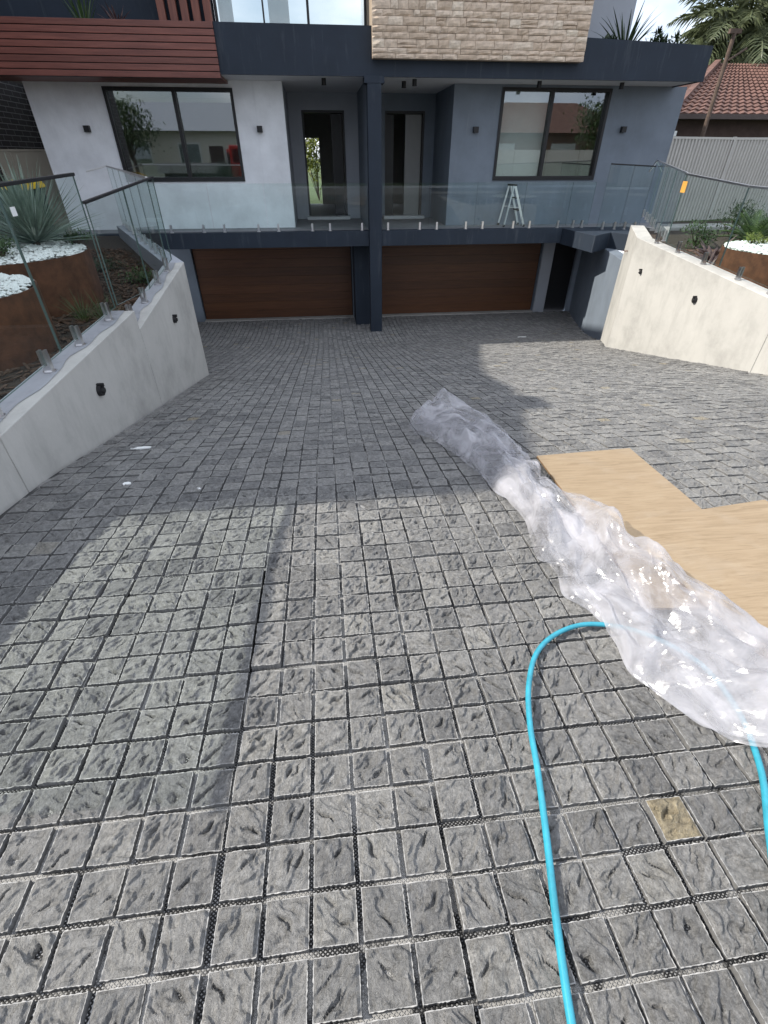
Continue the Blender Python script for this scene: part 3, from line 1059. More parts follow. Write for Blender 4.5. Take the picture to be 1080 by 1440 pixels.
# return along the splayed wall up to the porch
A, B = Vector((-2.06, 7.3)), Vector((-4.2, 12.35))
nP = 5
for k in range(nP):
    a, b = A.lerp(B, k / nP + 0.004), A.lerp(B, (k + 1) / nP - 0.004)
    glass_panel(gl, a, b, -1.07, -1.1, -0.2 + 0.012 * k, -0.2 + 0.012 * (k + 1))
    for t in (0.2, 0.8):
        p = a.lerp(b, t)
        spigot(gl, p.x, p.y, -1.13, math.atan2((B - A).y, (B - A).x))
rail(gl, (A.x, A.y, -0.195), (B.x, B.y, -0.13))
rail(gl, (B.x, B.y, -0.13), (-4.6, 12.3, -0.22))
# small maker's stickers on the panes
m_ = MB().box(XB + 0.007, XB + 0.009, 3.8, 3.86, -0.3, -0.25); m_.build('sticker', M['white_plastic'], gl)

gr = thing('glass_balustrade', (5.46, 7, -1.3), 'glass balustrade with steel rail on the sunlit right retaining wall', 'balustrade')
XR = 5.465
ztr = lambda y: np.interp(y, [5.4, 8.75], [-1.385, -1.09])
for (y0, y1, t0, t1) in ((2.0, 3.9, -0.42, -0.4), (3.92, 5.35, -0.39, -0.36), (5.37, 6.76, -0.36, -0.3), (6.775, 8.1, -0.3, -0.205)):
    glass_panel(gr, (XR, y0), (XR, y1), max(ztr(y0), -1.4) + 0.06, max(ztr(y1), -1.4) + 0.06, t0, t1)
for y in (4.3, 5.0, 5.75, 6.35, 7.1, 7.75, 8.35):
    spigot(gr, XR, y, float(max(ztr(y), -1.4)) + 0.002, R(90))
rail(gr, (XR, 2.0, -0.405), (XR, 6.76, -0.29)); rail(gr, (XR, 6.77, -0.29), (XR, 8.12, -0.19))
A, B = Vector((5.5, 8.16)), Vector((7.55, 12.4))
nP = 4
for k in range(nP):
    a, b = A.lerp(B, k / nP + 0.004), A.lerp(B, (k + 1) / nP - 0.004)
    glass_panel(gr, a, b, -1.08, -1.06, -0.19 + 0.035 * k, -0.19 + 0.035 * (k + 1))
    for t in (0.2, 0.8):
        p = a.lerp(b, t)
        spigot(gr, p.x, p.y, -1.10, math.atan2((B - A).y, (B - A).x))
rail(gr, (A.x, A.y, -0.185), (B.x, B.y, -0.045))
rail(gr, (B.x, B.y, -0.045), (7.25, 12.1, -0.24))
m_ = MB().box(XR - 0.012, XR - 0.008, 8.02, 8.13, -0.42, -0.28); m_.build('sticker', M['orange_tag'], gr)

# ---------------------------------------------------------------- the house: a pair of mirrored homes
house = thing('house', (1.23, 15, -3.6), 'modern two storey duplex with navy fascia, basement garages and glass fronted porch', 'house')
SB, ST, SF = -1.65, -1.35, 1.29      # slab underside, porch floor, soffit
YS, YW, YR, YG = 12.55, 13.5, 15.5, 14.0
CX0, CX1 = 1.09, 1.37


def part(name, mat, *boxes, parent=None, bevel=0.0):
    m_ = MB()
    for b in boxes: m_.box(*b)
    return m_.build(name, mat, parent or house, bevel=bevel)


# porch slab with navy edge beam
part('porch_slab', M['porch_tile'], (-6.2, 8.5, 12.75, 15.48, SB + 0.02, ST))
part('edge_beam', M['navy'], (-6.2, CX0 - 0.003, YS, 12.747, SB, ST + 0.01), (CX1 + 0.003, 5.72, YS, 12.747, SB, ST + 0.01), bevel=0.004)
m_ = MB().prism([(5.725, 12.747), (5.725, 12.5), (5.85, 11.15), (6.5, 11.72), (6.68, 11.3), (7.4, 12.2), (7.4, 12.747)], SB - 0.02, ST + 0.006)
m_.build('landing', M['navy'], house, bevel=0.004)
# centre column and party wall
part('column', M['navy'], (CX0, CX1, 12.47, 12.76, -3.62, SF - 0.002), bevel=0.006)
part('column_head', M['navy'], (CX0 - 0.06, CX1 + 0.06, 12.462, 12.8, SF - 0.11, SF - 0.004), bevel=0.004)
part('party_wall', M['slate_paint'], (CX0 + 0.01, CX1 - 0.01, 12.763, 15.48, ST + 0.002, SF - 0.002))
part('basement_party_wall', M['navy'], (CX0 - 0.33, CX1 + 0.02, 13.2, YG, -3.62, SB))

# front walls with window openings
def wall_with_hole(name, mat, x0, x1, z0, z1, hx0, hx1, hz0, hz1, y0, y1):
    return part(name, mat, (x0, hx0, y0, y1, z0, z1), (hx1, x1, y0, y1, z0, z1), (hx0, hx1, y0, y1, z0, hz0), (hx0, hx1, y0, y1, hz1, z1))


WL = (-4.25, -1.65, -0.43, 1.17)
WR = (4.15, 6.68, -0.43, 1.24)
wall_with_hole('front_wall', M['white_paint'], -5.75, -0.62, ST + 0.001, SF, *WL, YW, YW + 0.2)
wall_with_hole('front_wall', M['slate_paint'], 3.08, 8.45, ST + 0.001, SF, *WR, YW, YW + 0.2)
part('side_wall', M['white_paint'], (-5.75, -5.55, YW + 0.202, 21, -1.5, SF))
part('side_wall', M['slate_paint'], (8.25, 8.45, YW + 0.202, 21, -1.5, SF))
part('recess_wall', M['grey_paint'], (-0.82, -0.62, YW + 0.202, YR, ST + 0.001, SF))
part('recess_wall', M['slate_paint'], (3.08, 3.28, YW + 0.202, YR, ST + 0.001, SF))
# recessed entry walls with door openings
DL = (-0.3, 0.76)
DR = (1.79, 2.81)
DH = 0.95
part('entry_wall', M['grey_paint'], (-0.82, DL[0], YR, YR + 0.15, ST, SF), (DL[1], CX0 + 0.14, YR, YR + 0.15, ST, SF), (DL[0], DL[1], YR, YR + 0.15, DH, SF))
part('entry_wall', M['slate_paint'], (CX0 + 0.142, DR[0], YR, YR + 0.15, ST, SF), (DR[1], 3.28, YR, YR + 0.15, ST, SF), (DR[0], DR[1], YR, YR + 0.15, DH, SF))
for d in (DL, DR):
    fr = part('door_frame', M['black_metal'], (d[0], d[0] + 0.045, YR - 0.01, YR + 0.16, ST, DH), (d[1] - 0.045, d[1], YR - 0.01, YR + 0.16, ST, DH),
              (d[0] + 0.045, d[1] - 0.045, YR - 0.01, YR + 0.16, DH - 0.05, DH))
    part('door_step', M['soffit'], (d[0] - 0.05, d[1] + 0.05, YR - 0.28, YR - 0.012, ST + 0.001, ST + 0.07))
# open doors swung inward, hall behind with a garden window at its end
dl_ = part('door', M['black_metal'], (0.42, 0.70, YR + 0.16, YR + 0.2, ST + 0.02, DH - 0.06))
part('door', M['interior'], (2.34, 2.76, YR + 0.16, YR + 0.2, ST + 0.02, DH - 0.06))
part('door', M['black_metal'], (1.84, 2.04, YR + 0.17, YR + 0.21, ST + 0.02, DH - 0.06))
for (a, b, wx0, wx1) in ((-0.6, 1.05, -0.35, 0.12), (1.42, 3.06, 2.18, 2.62)):
    part('hall_wall', M['interior'], (a - 0.1, a, YR + 0.152, 21, ST, SF), (b, b + 0.1, YR + 0.152, 21, ST, SF))
    part('hall_floor', M['porch_tile'], (a, b, YR + 0.152, 21, ST - 0.1, ST))
    part('hall_end_wall', M['interior'], (a, wx0, 20.8, 21, ST, SF), (wx1, b, 20.8, 21, ST, SF), (wx0, wx1, 20.8, 21, 0.55, SF))
# rooms behind the windows
for (a, b, mt) in ((-5.53, -0.84, 'interior'), (3.3, 8.23, 'interior')):
    part('room_back_wall', M[mt], (a, b, 17.5, 17.6, ST, SF))
    part('room_floor', M['porch_tile'], (a, b, YW + 0.21, 17.5, ST - 0.1, ST))
    part('room_side_wall', M[mt], (a, a + 0.03, YW + 0.21, 17.49, ST, SF), (b - 0.03, b, YW + 0.21, 17.49, ST, SF))


def window(x0, x1, z0, z1, xm, yf):
    f = 0.06
    w = part('window', M['black_metal'], (x0, x0 + f, yf - 0.03, yf + 0.12, z0, z1), (x1 - f, x1, yf - 0.03, yf + 0.12, z0, z1),
             (x0 + f, x1 - f, yf - 0.03, yf + 0.12, z1 - f, z1), (x0 + f, x1 - f, yf - 0.03, yf + 0.12, z0, z0 + f + 0.02), (xm - 0.035, xm + 0.035, yf - 0.026, yf + 0.11, z0 + f + 0.02, z1 - f))
    for (a, b, yy) in ((x0 + f, xm - 0.035, yf + 0.05), (xm + 0.035, x1 - f, yf + 0.075)):
        part('pane', M['win_glass'], (a, b, yy, yy + 0.006, z0 + f + 0.02, z1 - f), parent=w)
    return w


wl = window(*WL[:2], WL[2], WL[3], -2.86, YW)
wr = window(*WR[:2], WR[2], WR[3], 5.32, YW)
part('roller_blind', M['blind'], (WR[0] + 0.05, 5.3, YW + 0.17, YW + 0.176, WR[2] + 0.05, WR[3] - 0.04), parent=wr)

# soffit, fascia, upper storey
part('soffit', M['soffit'], (-6.3, 8.1, 12.56, 20.9, SF + 0.001, SF + 0.03))
m_ = MB()
m_.add([(-6.4, 12.5, SF - 0.012), (8.14, 12.5, SF - 0.012), (8.14, 12.5, 1.82), (5.3, 12.5, 1.9), (1.2, 12.5, 1.985), (-6.4, 12.5, 1.985),
        (-6.4, 12.56, SF - 0.012), (8.14, 12.56, SF - 0.012), (8.14, 12.56, 1.82), (5.3, 12.56, 1.9), (1.2, 12.56, 1.985), (-6.4, 12.56, 1.985)],
       [(0, 1, 2, 3, 4, 5), (11, 10, 9, 8, 7, 6), (0, 6, 7, 1), (1, 7, 8, 2), (2, 8, 9, 3), (3, 9, 10, 4), (4, 10, 11, 5), (5, 11, 6, 0)])
m_.build('fascia', M['navy'], house)
part('fascia_return', M['navy'], (8.08, 8.14, 12.563, 21, SF - 0.012, 1.82))
part('roof_deck', M['slate_paint'], (-6.3, 8.07, 12.563, 21, SF + 0.032, 1.72))
# timber cladding boards on the left of the fascia
NB = 8
z0, z1 = 1.205, 1.975
bh = (z1 - z0) / NB
for k in range(NB):
    part('timber_board', M['timber'], (-6.7, -1.7, 12.4, 12.43, z0 + k * bh + 0.006, z0 + (k + 1) * bh - 0.006), bevel=0.005)
part('timber_backing', M['black_metal'], (-6.7, -1.705, 12.432, 12.497, z0, z1 - 0.002))
part('timber_soffit', M['timber'], (-6.7, -1.72, 12.5, 13.49, SF - 0.06, SF - 0.015))
# stone clad block, every stone a piece
SX0, SX1, SZ0 = 1.18, 5.37, 1.52
part('stone_backing', M['stone_back'], (SX0 + 0.01, SX1 - 0.01, 12.36, 13.9, SZ0 + 0.004, 5.1))
z = SZ0
r2 = random.Random(3)
stone_cells = []
while z < 2.5:
    h = r2.choice([0.06, 0.075, 0.09, 0.12])
    x = SX0
    while x < SX1 - 0.02:
        w = r2.uniform(0.12, 0.4)
        if SX1 - x - w < 0.14: w = SX1 - x
        if h > 0.11 and r2.random() < 0.35:
            hh = h * r2.uniform(0.4, 0.6)
            stone_cells += [(x, x + w, z, z + hh), (x, x + w, z + hh, z + h)]
        else:
            stone_cells.append((x, x + w, z, z + h))
        x += w
    z += h
for (a, b, c, d) in stone_cells:
    yy = 12.325 - r2.uniform(0, 0.02)
    m_ = MB()
    gp = 0.003
    n = 3
    vs = []
    for i in range(n + 1):
        for j in range(n + 1):
            e = r2.uniform(0.004, 0.014) if i in (0, n) or j in (0, n) else -r2.uniform(0, 0.014)
            vs.append((a + gp + (b - a - 2 * gp) * i / n, yy + e, c + gp + (d - c - 2 * gp) * j / n))
    fs = [(i * 4 + j, (i + 1) * 4 + j, (i + 1) * 4 + j + 1, i * 4 + j + 1) for i in range(n) for j in range(n)]
    base = len(vs)
    cs = [0, n * 4, n * 4 + n, n]
    vs += [(vs[k][0], 12.358, vs[k][2]) for k in cs]
    rim = [[i * 4 for i in range(n + 1)], [n * 4 + j for j in range(n + 1)], [i * 4 + n for i in range(n, -1, -1)], [j for j in range(n, -1, -1)]]
    for s, ring in enumerate(rim):
        fs.append(tuple(reversed(ring)) + (base + s, base + (s + 1) % 4))
    m_.add(vs, fs)
    m_.build('stone', M['stone'], house)
m_ = MB()
m_.box(SX0, SX1, 12.33, 12.357, z + 0.002, 5.1)
m_.build('upper_stone_face', M['stone'], house)
# upper storey walls
part('upper_wall', M['navy'], (-6.2, -2.86, 14.0, 14.2, 1.73, 5.1), (-1.8, SX0 + 0.3, 14.0, 14.2, 3.9, 5.1))
part('upper_wall', M['grey_paint'], (5.0, 7.15, 14.2, 14.4, 1.73, 5.1), (6.95, 7.15, 14.402, 20, 1.73, 5.1))
part('upper_roof', M['navy'], (-6.4, 7.4, 13.2, 20.5, 5.102, 5.35))
for k in range(5):
    x = -2.82 + k * 0.215
    part('batten', M['batten'], (x, x + 0.14, 13.35, 13.45, 1.75, 5.0), bevel=0.006)
part('batten_backing', M['navy'], (-2.85, -1.8, 13.6, 13.64, 1.73, 5.0))
uw = part('upper_window', M['black_metal'], (-1.78, -1.73, 13.5, 13.58, 1.74, 3.9), (0.0, 0.05, 13.5, 13.58, 1.74, 3.9), (1.14, 1.18, 13.5, 13.58, 1.74, 3.9), (-0.86, -0.83, 13.5, 13.58, 1.74, 3.9), (-1.78, 1.18, 13.5, 13.58, 3.9, 3.95), (-1.78, 1.18, 13.5, 13.58, 1.7, 1.74))
for (a, b) in ((-1.73, -0.86), (-0.83, 0.0), (0.05, 1.14)):
    part('pane', M['win_glass'], (a, b, 13.53, 13.536, 1.76, 3.9), parent=uw)
part('curtain', M['blind'], (-1.72, -1.45, 13.7, 13.72, 1.74, 3.9), parent=uw)
part('curtain', M['blind'], (-0.75, -0.35, 13.7, 13.72, 1.74, 3.9), parent=uw)

# basement: garage wall, doors, side door
for bx_ in ((-4.6, -3.32, YG, YG + 0.2, -3.62, SB), (0.74, 1.52, YG + 0.004, YG + 0.2, -3.62, SB), (5.92, 6.26, YG, YG + 0.2, -3.62, SB), (6.93, 7.4, YG, YG + 0.2, -3.62, SB)):
    part('garage_wall', M['slate_paint'], bx_)
part('garage_jamb', M['grey_paint'], (5.93, 6.24, YG - 0.06, YG - 0.002, -3.6, SB))
part('side_door', M['black_metal'], (6.27, 6.92, YG + 0.08, YG + 0.13, -3.59, SB - 0.02))
part('basement_back', M['black_metal'], (-4.6, 7.4, YG + 0.4, YG + 0.45, -3.7, SB))
for (a, b, lab) in ((-3.31, 0.73, 1), (1.53, 5.91, 2)):
    gd = part('garage_door', M['black_metal'], (a, b, YG + 0.1, YG + 0.14, -3.59, SB - 0.02))
    hb = (SB - 0.03 + 3.55) / 9
    for k in range(9):
        part('door_board', M['garage_wood'], (a + 0.02, b - 0.02, YG + 0.07, YG + 0.098, -3.55 + k * hb + 0.002, -3.55 + (k + 1) * hb - 0.001), parent=gd)
    part('threshold', M['footpath'], (a, b, YG - 0.12, YG + 0.068, -3.6, -3.553), parent=gd)

# porch balustrade
pg = thing('glass_balustrade', (1.2, 12.62, ST), 'low frameless glass balustrade on spigots along the front of the porch', 'balustrade')
YB = 12.62
for (a, b) in ((-3.55, -2.38), (-2.37, -1.19), (-1.18, -0.005), (0.005, 1.06), (1.4, 2.465), (2.475, 3.555), (3.565, 4.695), (4.705, 5.79), (5.8, 6.35)):
    glass_panel(pg, (a, YB), (b, YB), ST + 0.06, ST + 0.06, -0.44, -0.44)
for x in (-3.3, -2.6, -2.15, -1.4, -0.96, -0.2, 0.2, 0.93, 1.53, 2.27, 2.67, 3.36, 3.76, 4.5, 4.9, 5.6, 5.98, 6.2):
    spigot(pg, x, YB, ST + 0.012)
gg = thing('glass_balustrade', (6.7, 12.2, ST), 'tall glass panels with black rail at the porch landing on the right', 'balustrade')
glass_panel(gg, (6.42, 12.28), (6.93, 12.2), ST + 0.05, ST + 0.05, -0.12, -0.12)
glass_panel(gg, (6.945, 12.2), (7.38, 12.14), ST + 0.05, ST + 0.05, -0.12, -0.16)
rail(gg, (6.42, 12.28, -0.105), (7.4, 12.14, -0.15), M['black_metal'])
for (x, y) in ((6.55, 12.26), (6.82, 12.22), (7.05, 12.19), (7.28, 12.16)):
    spigot(gg, x, y, ST + 0.008, -0.14)

# wall and soffit lights
def cube_light(x, z, lab):
    t = thing('wall_light', (x, YW, z), lab, 'wall light', 'square up and down lights on the house front')
    part('back_plate', M['black_metal'], (x - 0.045, x + 0.045, YW - 0.012, YW - 0.001, z - 0.045, z + 0.045), parent=t)
    part('lamp_body', M['black_metal'], (x - 0.055, x + 0.055, YW - 0.11, YW - 0.013, z - 0.055, z + 0.055), parent=t, bevel=0.004)


cube_light(-4.75, 0.49, 'black cube wall light left of the left window')
cube_light(-1.18, 0.5, 'black cube wall light between left window and left entry')
cube_light(3.62, 0.51, 'black cube wall light between right entry and right window')
cube_light(7.13, 0.53, 'black cube wall light right of the right window')


def can_light(x, y, lab):
    t = thing('soffit_light', (x, y, SF), lab, 'ceiling light', 'black can lights under the soffit')
    MB().tube([(x, y, SF - 0.001), (x, y, SF - 0.1)], 0.045, 16).build('can', M['black_metal'], t)
    MB().tube([(x, y, SF - 0.1), (x, y, SF - 0.106)], 0.052, 16).build('trim_ring', M['rubber'], t)


can_light(0.25, 12.95, 'black can light under soffit above the left entry')
can_light(2.1, 12.9, 'black can light under soffit above right entry, nearer the column')
can_light(1.93, 13.25, 'rear black can light under soffit beside the column')
can_light(4.75, 12.9, 'black can light under soffit over the right window')
can_light(6.6, 12.95, 'black can light under soffit near right house corner')

# step ladder on the porch
sl = thing('step_ladder', (4.75, 13.2, ST), 'small aluminium step ladder standing open on the right porch', 'ladder')
lx, ly, lz, hh = 4.66, 13.25, ST, 0.82
for s in (-1, 1):
    MB().bar((lx - 0.1, ly + s * 0.17, lz + hh), (lx - 0.24, ly + s * 0.22, lz + 0.02), 0.022, 0.04).build('rear_leg' if False else 'leg', M['alu'], sl)
    MB().bar((lx - 0.06, ly + s * 0.16, lz + hh), (lx + 0.26, ly + s * 0.21, lz + 0.02), 0.022, 0.05).build('leg', M['alu'], sl)
    MB().bar((lx - 0.17, ly + s * 0.2, lz + 0.4), (lx + 0.09, ly + s * 0.19, lz + 0.4), 0.012).build('spreader', M['alu'], sl)
for t in (0.3, 0.6):
    MB().box(lx - 0.06 + 0.32 * t - 0.05, lx - 0.06 + 0.32 * t + 0.05, ly - 0.18, ly + 0.18, lz + hh * (1 - t), lz + hh * (1 - t) + 0.025).build('step', M['black_metal'], sl)
MB().box(lx - 0.14, lx - 0.02, ly - 0.18, ly + 0.18, lz + hh, lz + hh + 0.03).build('top_step', M['rubber'], sl)
for (dx, s) in ((-0.24, -1), (-0.24, 1), (0.26, -1), (0.26, 1)):
    MB().box(lx + dx - 0.02, lx + dx + 0.02, ly + s * 0.215 - 0.02, ly + s * 0.215 + 0.02, lz + 0.001, lz + 0.05).build('foot', M['rubber'], sl)

# ---------------------------------------------------------------- plywood, polythene and hose on the drive
def board(name, quad, t, lift, lab):
    m_ = MB()
    vs = [(x, y, dz(y) + lift + e) for (x, y, e) in quad]
    cx = sum(v[0] for v in vs) / 4; cy = sum(v[1] for v in vs) / 4; cz = sum(v[2] for v in vs) / 4
    m_.add(vs + [(v[0], v[1], v[2] + t) for v in vs], [(3, 2, 1, 0), (4, 5, 6, 7), (0, 1, 5, 4), (1, 2, 6, 5), (2, 3, 7, 6), (3, 0, 4, 7)])
    m_.m = [0, 0, 1, 1, 1, 1]
    o = m_.build(name, [M['ply'], M['ply_edge']], None, (cx, cy, cz))
    return tag(o, lab, 'plywood', 'plywood offcuts on the drive')


board('plywood_sheet', [(1.16, 1.12, 0.0), (1.8, 1.06, 0.0), (1.92, 2.56, 0.004), (1.27, 2.52, 0.004)], 0.012, 0.036, 'long plywood sheet reaching farthest up the drive, behind the polythene')
board('plywood_sheet', [(1.43, 0.55, 0.0), (2.32, 0.7, 0.0), (2.18, 1.77, 0.0), (1.3, 1.66, 0.0)], 0.012, 0.054, 'plywood sheet at the right frame edge lying over the longer one')

# polythene: a gathered length of sheet, edges given on the ground from the far tail to the near end
edge_u = [(1.02, 4.25), (1.16, 3.9), (1.27, 3.3), (1.2, 2.6), (1.15, 2.25), (1.12, 2.02), (1.3, 1.78), (1.27, 1.45), (1.33, 1.25), (1.4, 1.08), (1.5, 0.88), (1.72, 0.68)]
edge_l = [(0.84, 3.95), (0.6, 3.5), (0.72, 3.05), (0.82, 2.5), (0.88, 2.1), (0.93, 1.8), (0.87, 1.5), (0.91, 1.26), (0.95, 1.0), (0.97, 0.78), (1.12, 0.58), (1.35, 0.4)]
edge_u, edge_l = np.array(edge_u), np.array(edge_l)
nu, nv = 300, 110
tt = np.linspace(0, 1, len(edge_u))
tu = np.linspace(0, 1, nu)
EU = np.stack([np.interp(tu, tt, edge_u[:, k]) for k in (0, 1)], -1)
EL = np.stack([np.interp(tu, tt, edge_l[:, k]) for k in (0, 1)], -1)
ker = np.ones(9) / 9
for E_ in (EU, EL):
    for k in (0, 1): E_[:, k] = np.convolve(np.pad(E_[:, k], 4, mode='edge'), ker, 'valid')


def fold(layer, amp, seed):
    vv = np.linspace(0, 1, nv)
    U, V = np.meshgrid(tu, vv, indexing='ij')
    wob = 0.13 * (noise2(U * 22, V * 0 + 4.5, seed) - 0.5) * (V < 0.5) + 0.12 * (noise2(U * 24, V * 0 + 8.5, seed + 1) - 0.5) * (V >= 0.5)
    W = V + wob * np.abs(V - 0.5) * 4
    X = EL[:, None, 0] * (1 - W) + EU[:, None, 0] * W
    Y = EL[:, None, 1] * (1 - W) + EU[:, None, 1] * W
    prof = np.sin(np.pi * np.clip(V, 0, 1)) ** 0.5
    hmax = np.interp(tu, [0, 0.04, 0.12, 0.3, 0.42, 0.5, 0.62, 0.8, 1], [0.02, 0.08, 0.08, 0.06, 0.045, 0.07, 0.055, 0.045, 0.04])[:, None]
    # broad billows, then straight creases in many directions with flat facets between them
    d1 = noise2(U * 7 + 3, V * 2.2 + U * 1.5, seed + 2)
    r_ = np.random.default_rng(seed)
    L_, W_ = 3.9, 0.42
    cr = np.zeros_like(U)
    for i in range(26):
        th = r_.normal(0.0, 0.55) if i % 3 else r_.uniform(0, np.pi)
        wl = r_.uniform(0.07, 0.4)
        ph = (U * L_ * np.sin(th) + V * W_ * np.cos(th)) / wl + r_.uniform(0, 5) + 0.5 * (noise2(U * 6 + i, V * 3 + i, seed + 30 + i) - 0.5)
        tri = np.abs(ph - np.round(ph)) * 2
        mask = np.clip((noise2(U * 9 + i * 3.1, V * 4 + i, seed + 60 + i) - 0.45) * 5, 0, 1)
        cr += wl * 0.065 * (1 - tri) * mask
    d2 = noise2(U * 5 + 3, V * 5 - U * 3, seed + 3)
    d3 = noise2(U * 22, V * 6, seed + 4)
    h = hmax * prof * (0.4 + 0.7 * d1) * amp + cr * np.clip(prof * 1.3, 0.3, 1) * (0.5 + 0.5 * amp)
    X = X + 0.03 * (d3 - 0.5) * prof
    Y = Y + 0.05 * (d2 - 0.5) * prof
    Z = np.interp(Y, _ys, _z) + 0.012 + 0.06 * np.clip((X - 1.1) / 0.12, 0, 1) * np.clip((2.6 - Y) / 0.1, 0, 1) + h
    return np.stack([X, Y, Z], -1)


pp = thing('plastic_sheet', (1.3, 2.0, dz(2.0)), 'crumpled clear polythene sheet bunched in a long heap beside the plywood', 'plastic sheet')
for name, amp, seed in (('outer_layer', 1.0, 41), ('inner_layer', 0.45, 63)):
    V_ = fold(0, amp, seed).reshape(-1, 3) - np.array(ORG[pp.name])
    fs = [(i * nv + j, i * nv + j + 1, (i + 1) * nv + j + 1, (i + 1) * nv + j) for i in range(nu - 1) for j in range(nv - 1)]
    me = bpy.data.meshes.new(name)
    me.from_pydata(V_.tolist(), [], fs)
    link(name, me, M['plastic'], pp, smooth=False)


def smooth_path(pts, n=12):
    pts = [Vector(p) for p in pts]
    out = []
    for i in range(len(pts) - 1):
        p0, p1, p2, p3 = pts[max(i - 1, 0)], pts[i], pts[i + 1], pts[min(i + 2, len(pts) - 1)]
        for k in range(n):
            t = k / n
            out.append(0.5 * ((2 * p1) + (p2 - p0) * t + (2 * p0 - 5 * p1 + 4 * p2 - p3) * t * t + (3 * p1 - p0 - 3 * p2 + p3) * t ** 3))
    out.append(pts[-1])
    return out


hp = [(0.33, -0.25, .012), (0.365, 0.0, .014), (0.385, 0.12, .016), (0.42, 0.27, .02), (0.46, 0.42, .026), (0.5, 0.58, .03), (0.53, 0.72, .034), (0.58, 0.86, .036), (0.66, 0.985, .034),
      (0.78, 1.065, .03), (0.92, 1.09, .024), (1.08, 1.03, .02), (1.2, 0.88, .018), (1.2, 0.7, .018), (1.13, 0.52, .02), (1.02, 0.36, .022), (0.93, 0.22, .02), (0.86, 0.05, .016), (0.82, -0.2, .014)]
path = smooth_path([(x, y, dz(y) + l * 0.75 + 0.004) for x, y, l in hp])
hs = MB().tube(path, 0.0092, 14)
hose = hs.build('garden_hose', M['hose'], None, (0.55, 0.5, dz(0.5)), smooth=True)
tag(hose, 'bright cyan garden hose looping over the pavers and under the polythene', 'hose')

# ---------------------------------------------------------------- gardens
mb = MB()
mb.prism([(-14, -2.6), (-2.075, -2.6), (-2.075, 7.25), (-4.42, 12.5), (-6.3, 12.5), (-6.3, 14.5), (-14, 14.5)], -2.0, SOIL_L)
o = mb.build('garden_bed', M['soil'], None, (-5, 5, SOIL_L)); tag(o, kind='structure')
mb = MB()
mb.prism([(5.6, -2.6), (30, -2.6), (30, 14.4), (8.5, 14.4), (8.5, 13.2), (7.3, 12.3), (5.6, 8.7)], -2.0, SOIL_R)
o = mb.build('garden_bed', M['soil'], None, (8, 5, SOIL_R)); tag(o, kind='structure')


mb = MB(); mb.box(7.9, 10.6, 12.5, 13.3, SOIL_R - 0.05, SOIL_R + 0.06)
o = mb.build('path', M['footpath'], None, (9, 12.9, SOIL_R)); tag(o, kind='structure')


def chips(name, n, x0, x1, y0, y1, z, mat, s=0.03, avoid=()):
    r = random.Random(n)
    m_ = MB()
    for _ in range(n):
        x, y = r.uniform(x0, x1), r.uniform(y0, y1)
        if any((x - a) ** 2 + (y - b) ** 2 < c * c for a, b, c in avoid): continue
        if x < 0 and y > 7.2 and x > -2.2 - (y - 7.25) * 0.447: continue
        a = r.uniform(0, 6.3)
        l, w, t = s * r.uniform(0.6, 2.2), s * r.uniform(0.25, 0.6), s * r.uniform(0.15, 0.4)
        tip = r.uniform(-0.5, 0.5) * l
        c, q = math.cos(a), math.sin(a)
        vs = []
        for dzz in (0, t):
            for u, v in ((-l, -w), (l, -w), (l, w), (-l, w)):
                vs.append((x + c * u - q * v, y + q * u + c * v, z + r.uniform(0.0, 0.012) + dzz + tip * u / l * 0.5 + abs(tip) * 0.3))
        m_.add(vs, [(3, 2, 1, 0), (4, 5, 6, 7), (0, 1, 5, 4), (1, 2, 6, 5), (2, 3, 7, 6), (3, 0, 4, 7)])
    o = m_.build(name, mat, None, ((x0 + x1) / 2, (y0 + y1) / 2, z))
    return tag(o, kind='stuff')


PL = [(-3.5, 6.25, 0.88), (-3.1, 4.48, 0.7)]
o = chips('bark_mulch', 5200, -4.8, -2.09, 2.4, 10.5, SOIL_L, M['mulch'], 0.028, PL); tag(o, 'dark bark mulch covering the left garden bed', 'mulch')
PRR = [(6.44, 6.9, 0.74)]
o = chips('bark_mulch', 2600, 5.62, 8.2, 5.2, 9.6, SOIL_R, M['red_gravel'], 0.024, PRR); tag(o, 'reddish brown mulch covering the right garden bed', 'mulch')


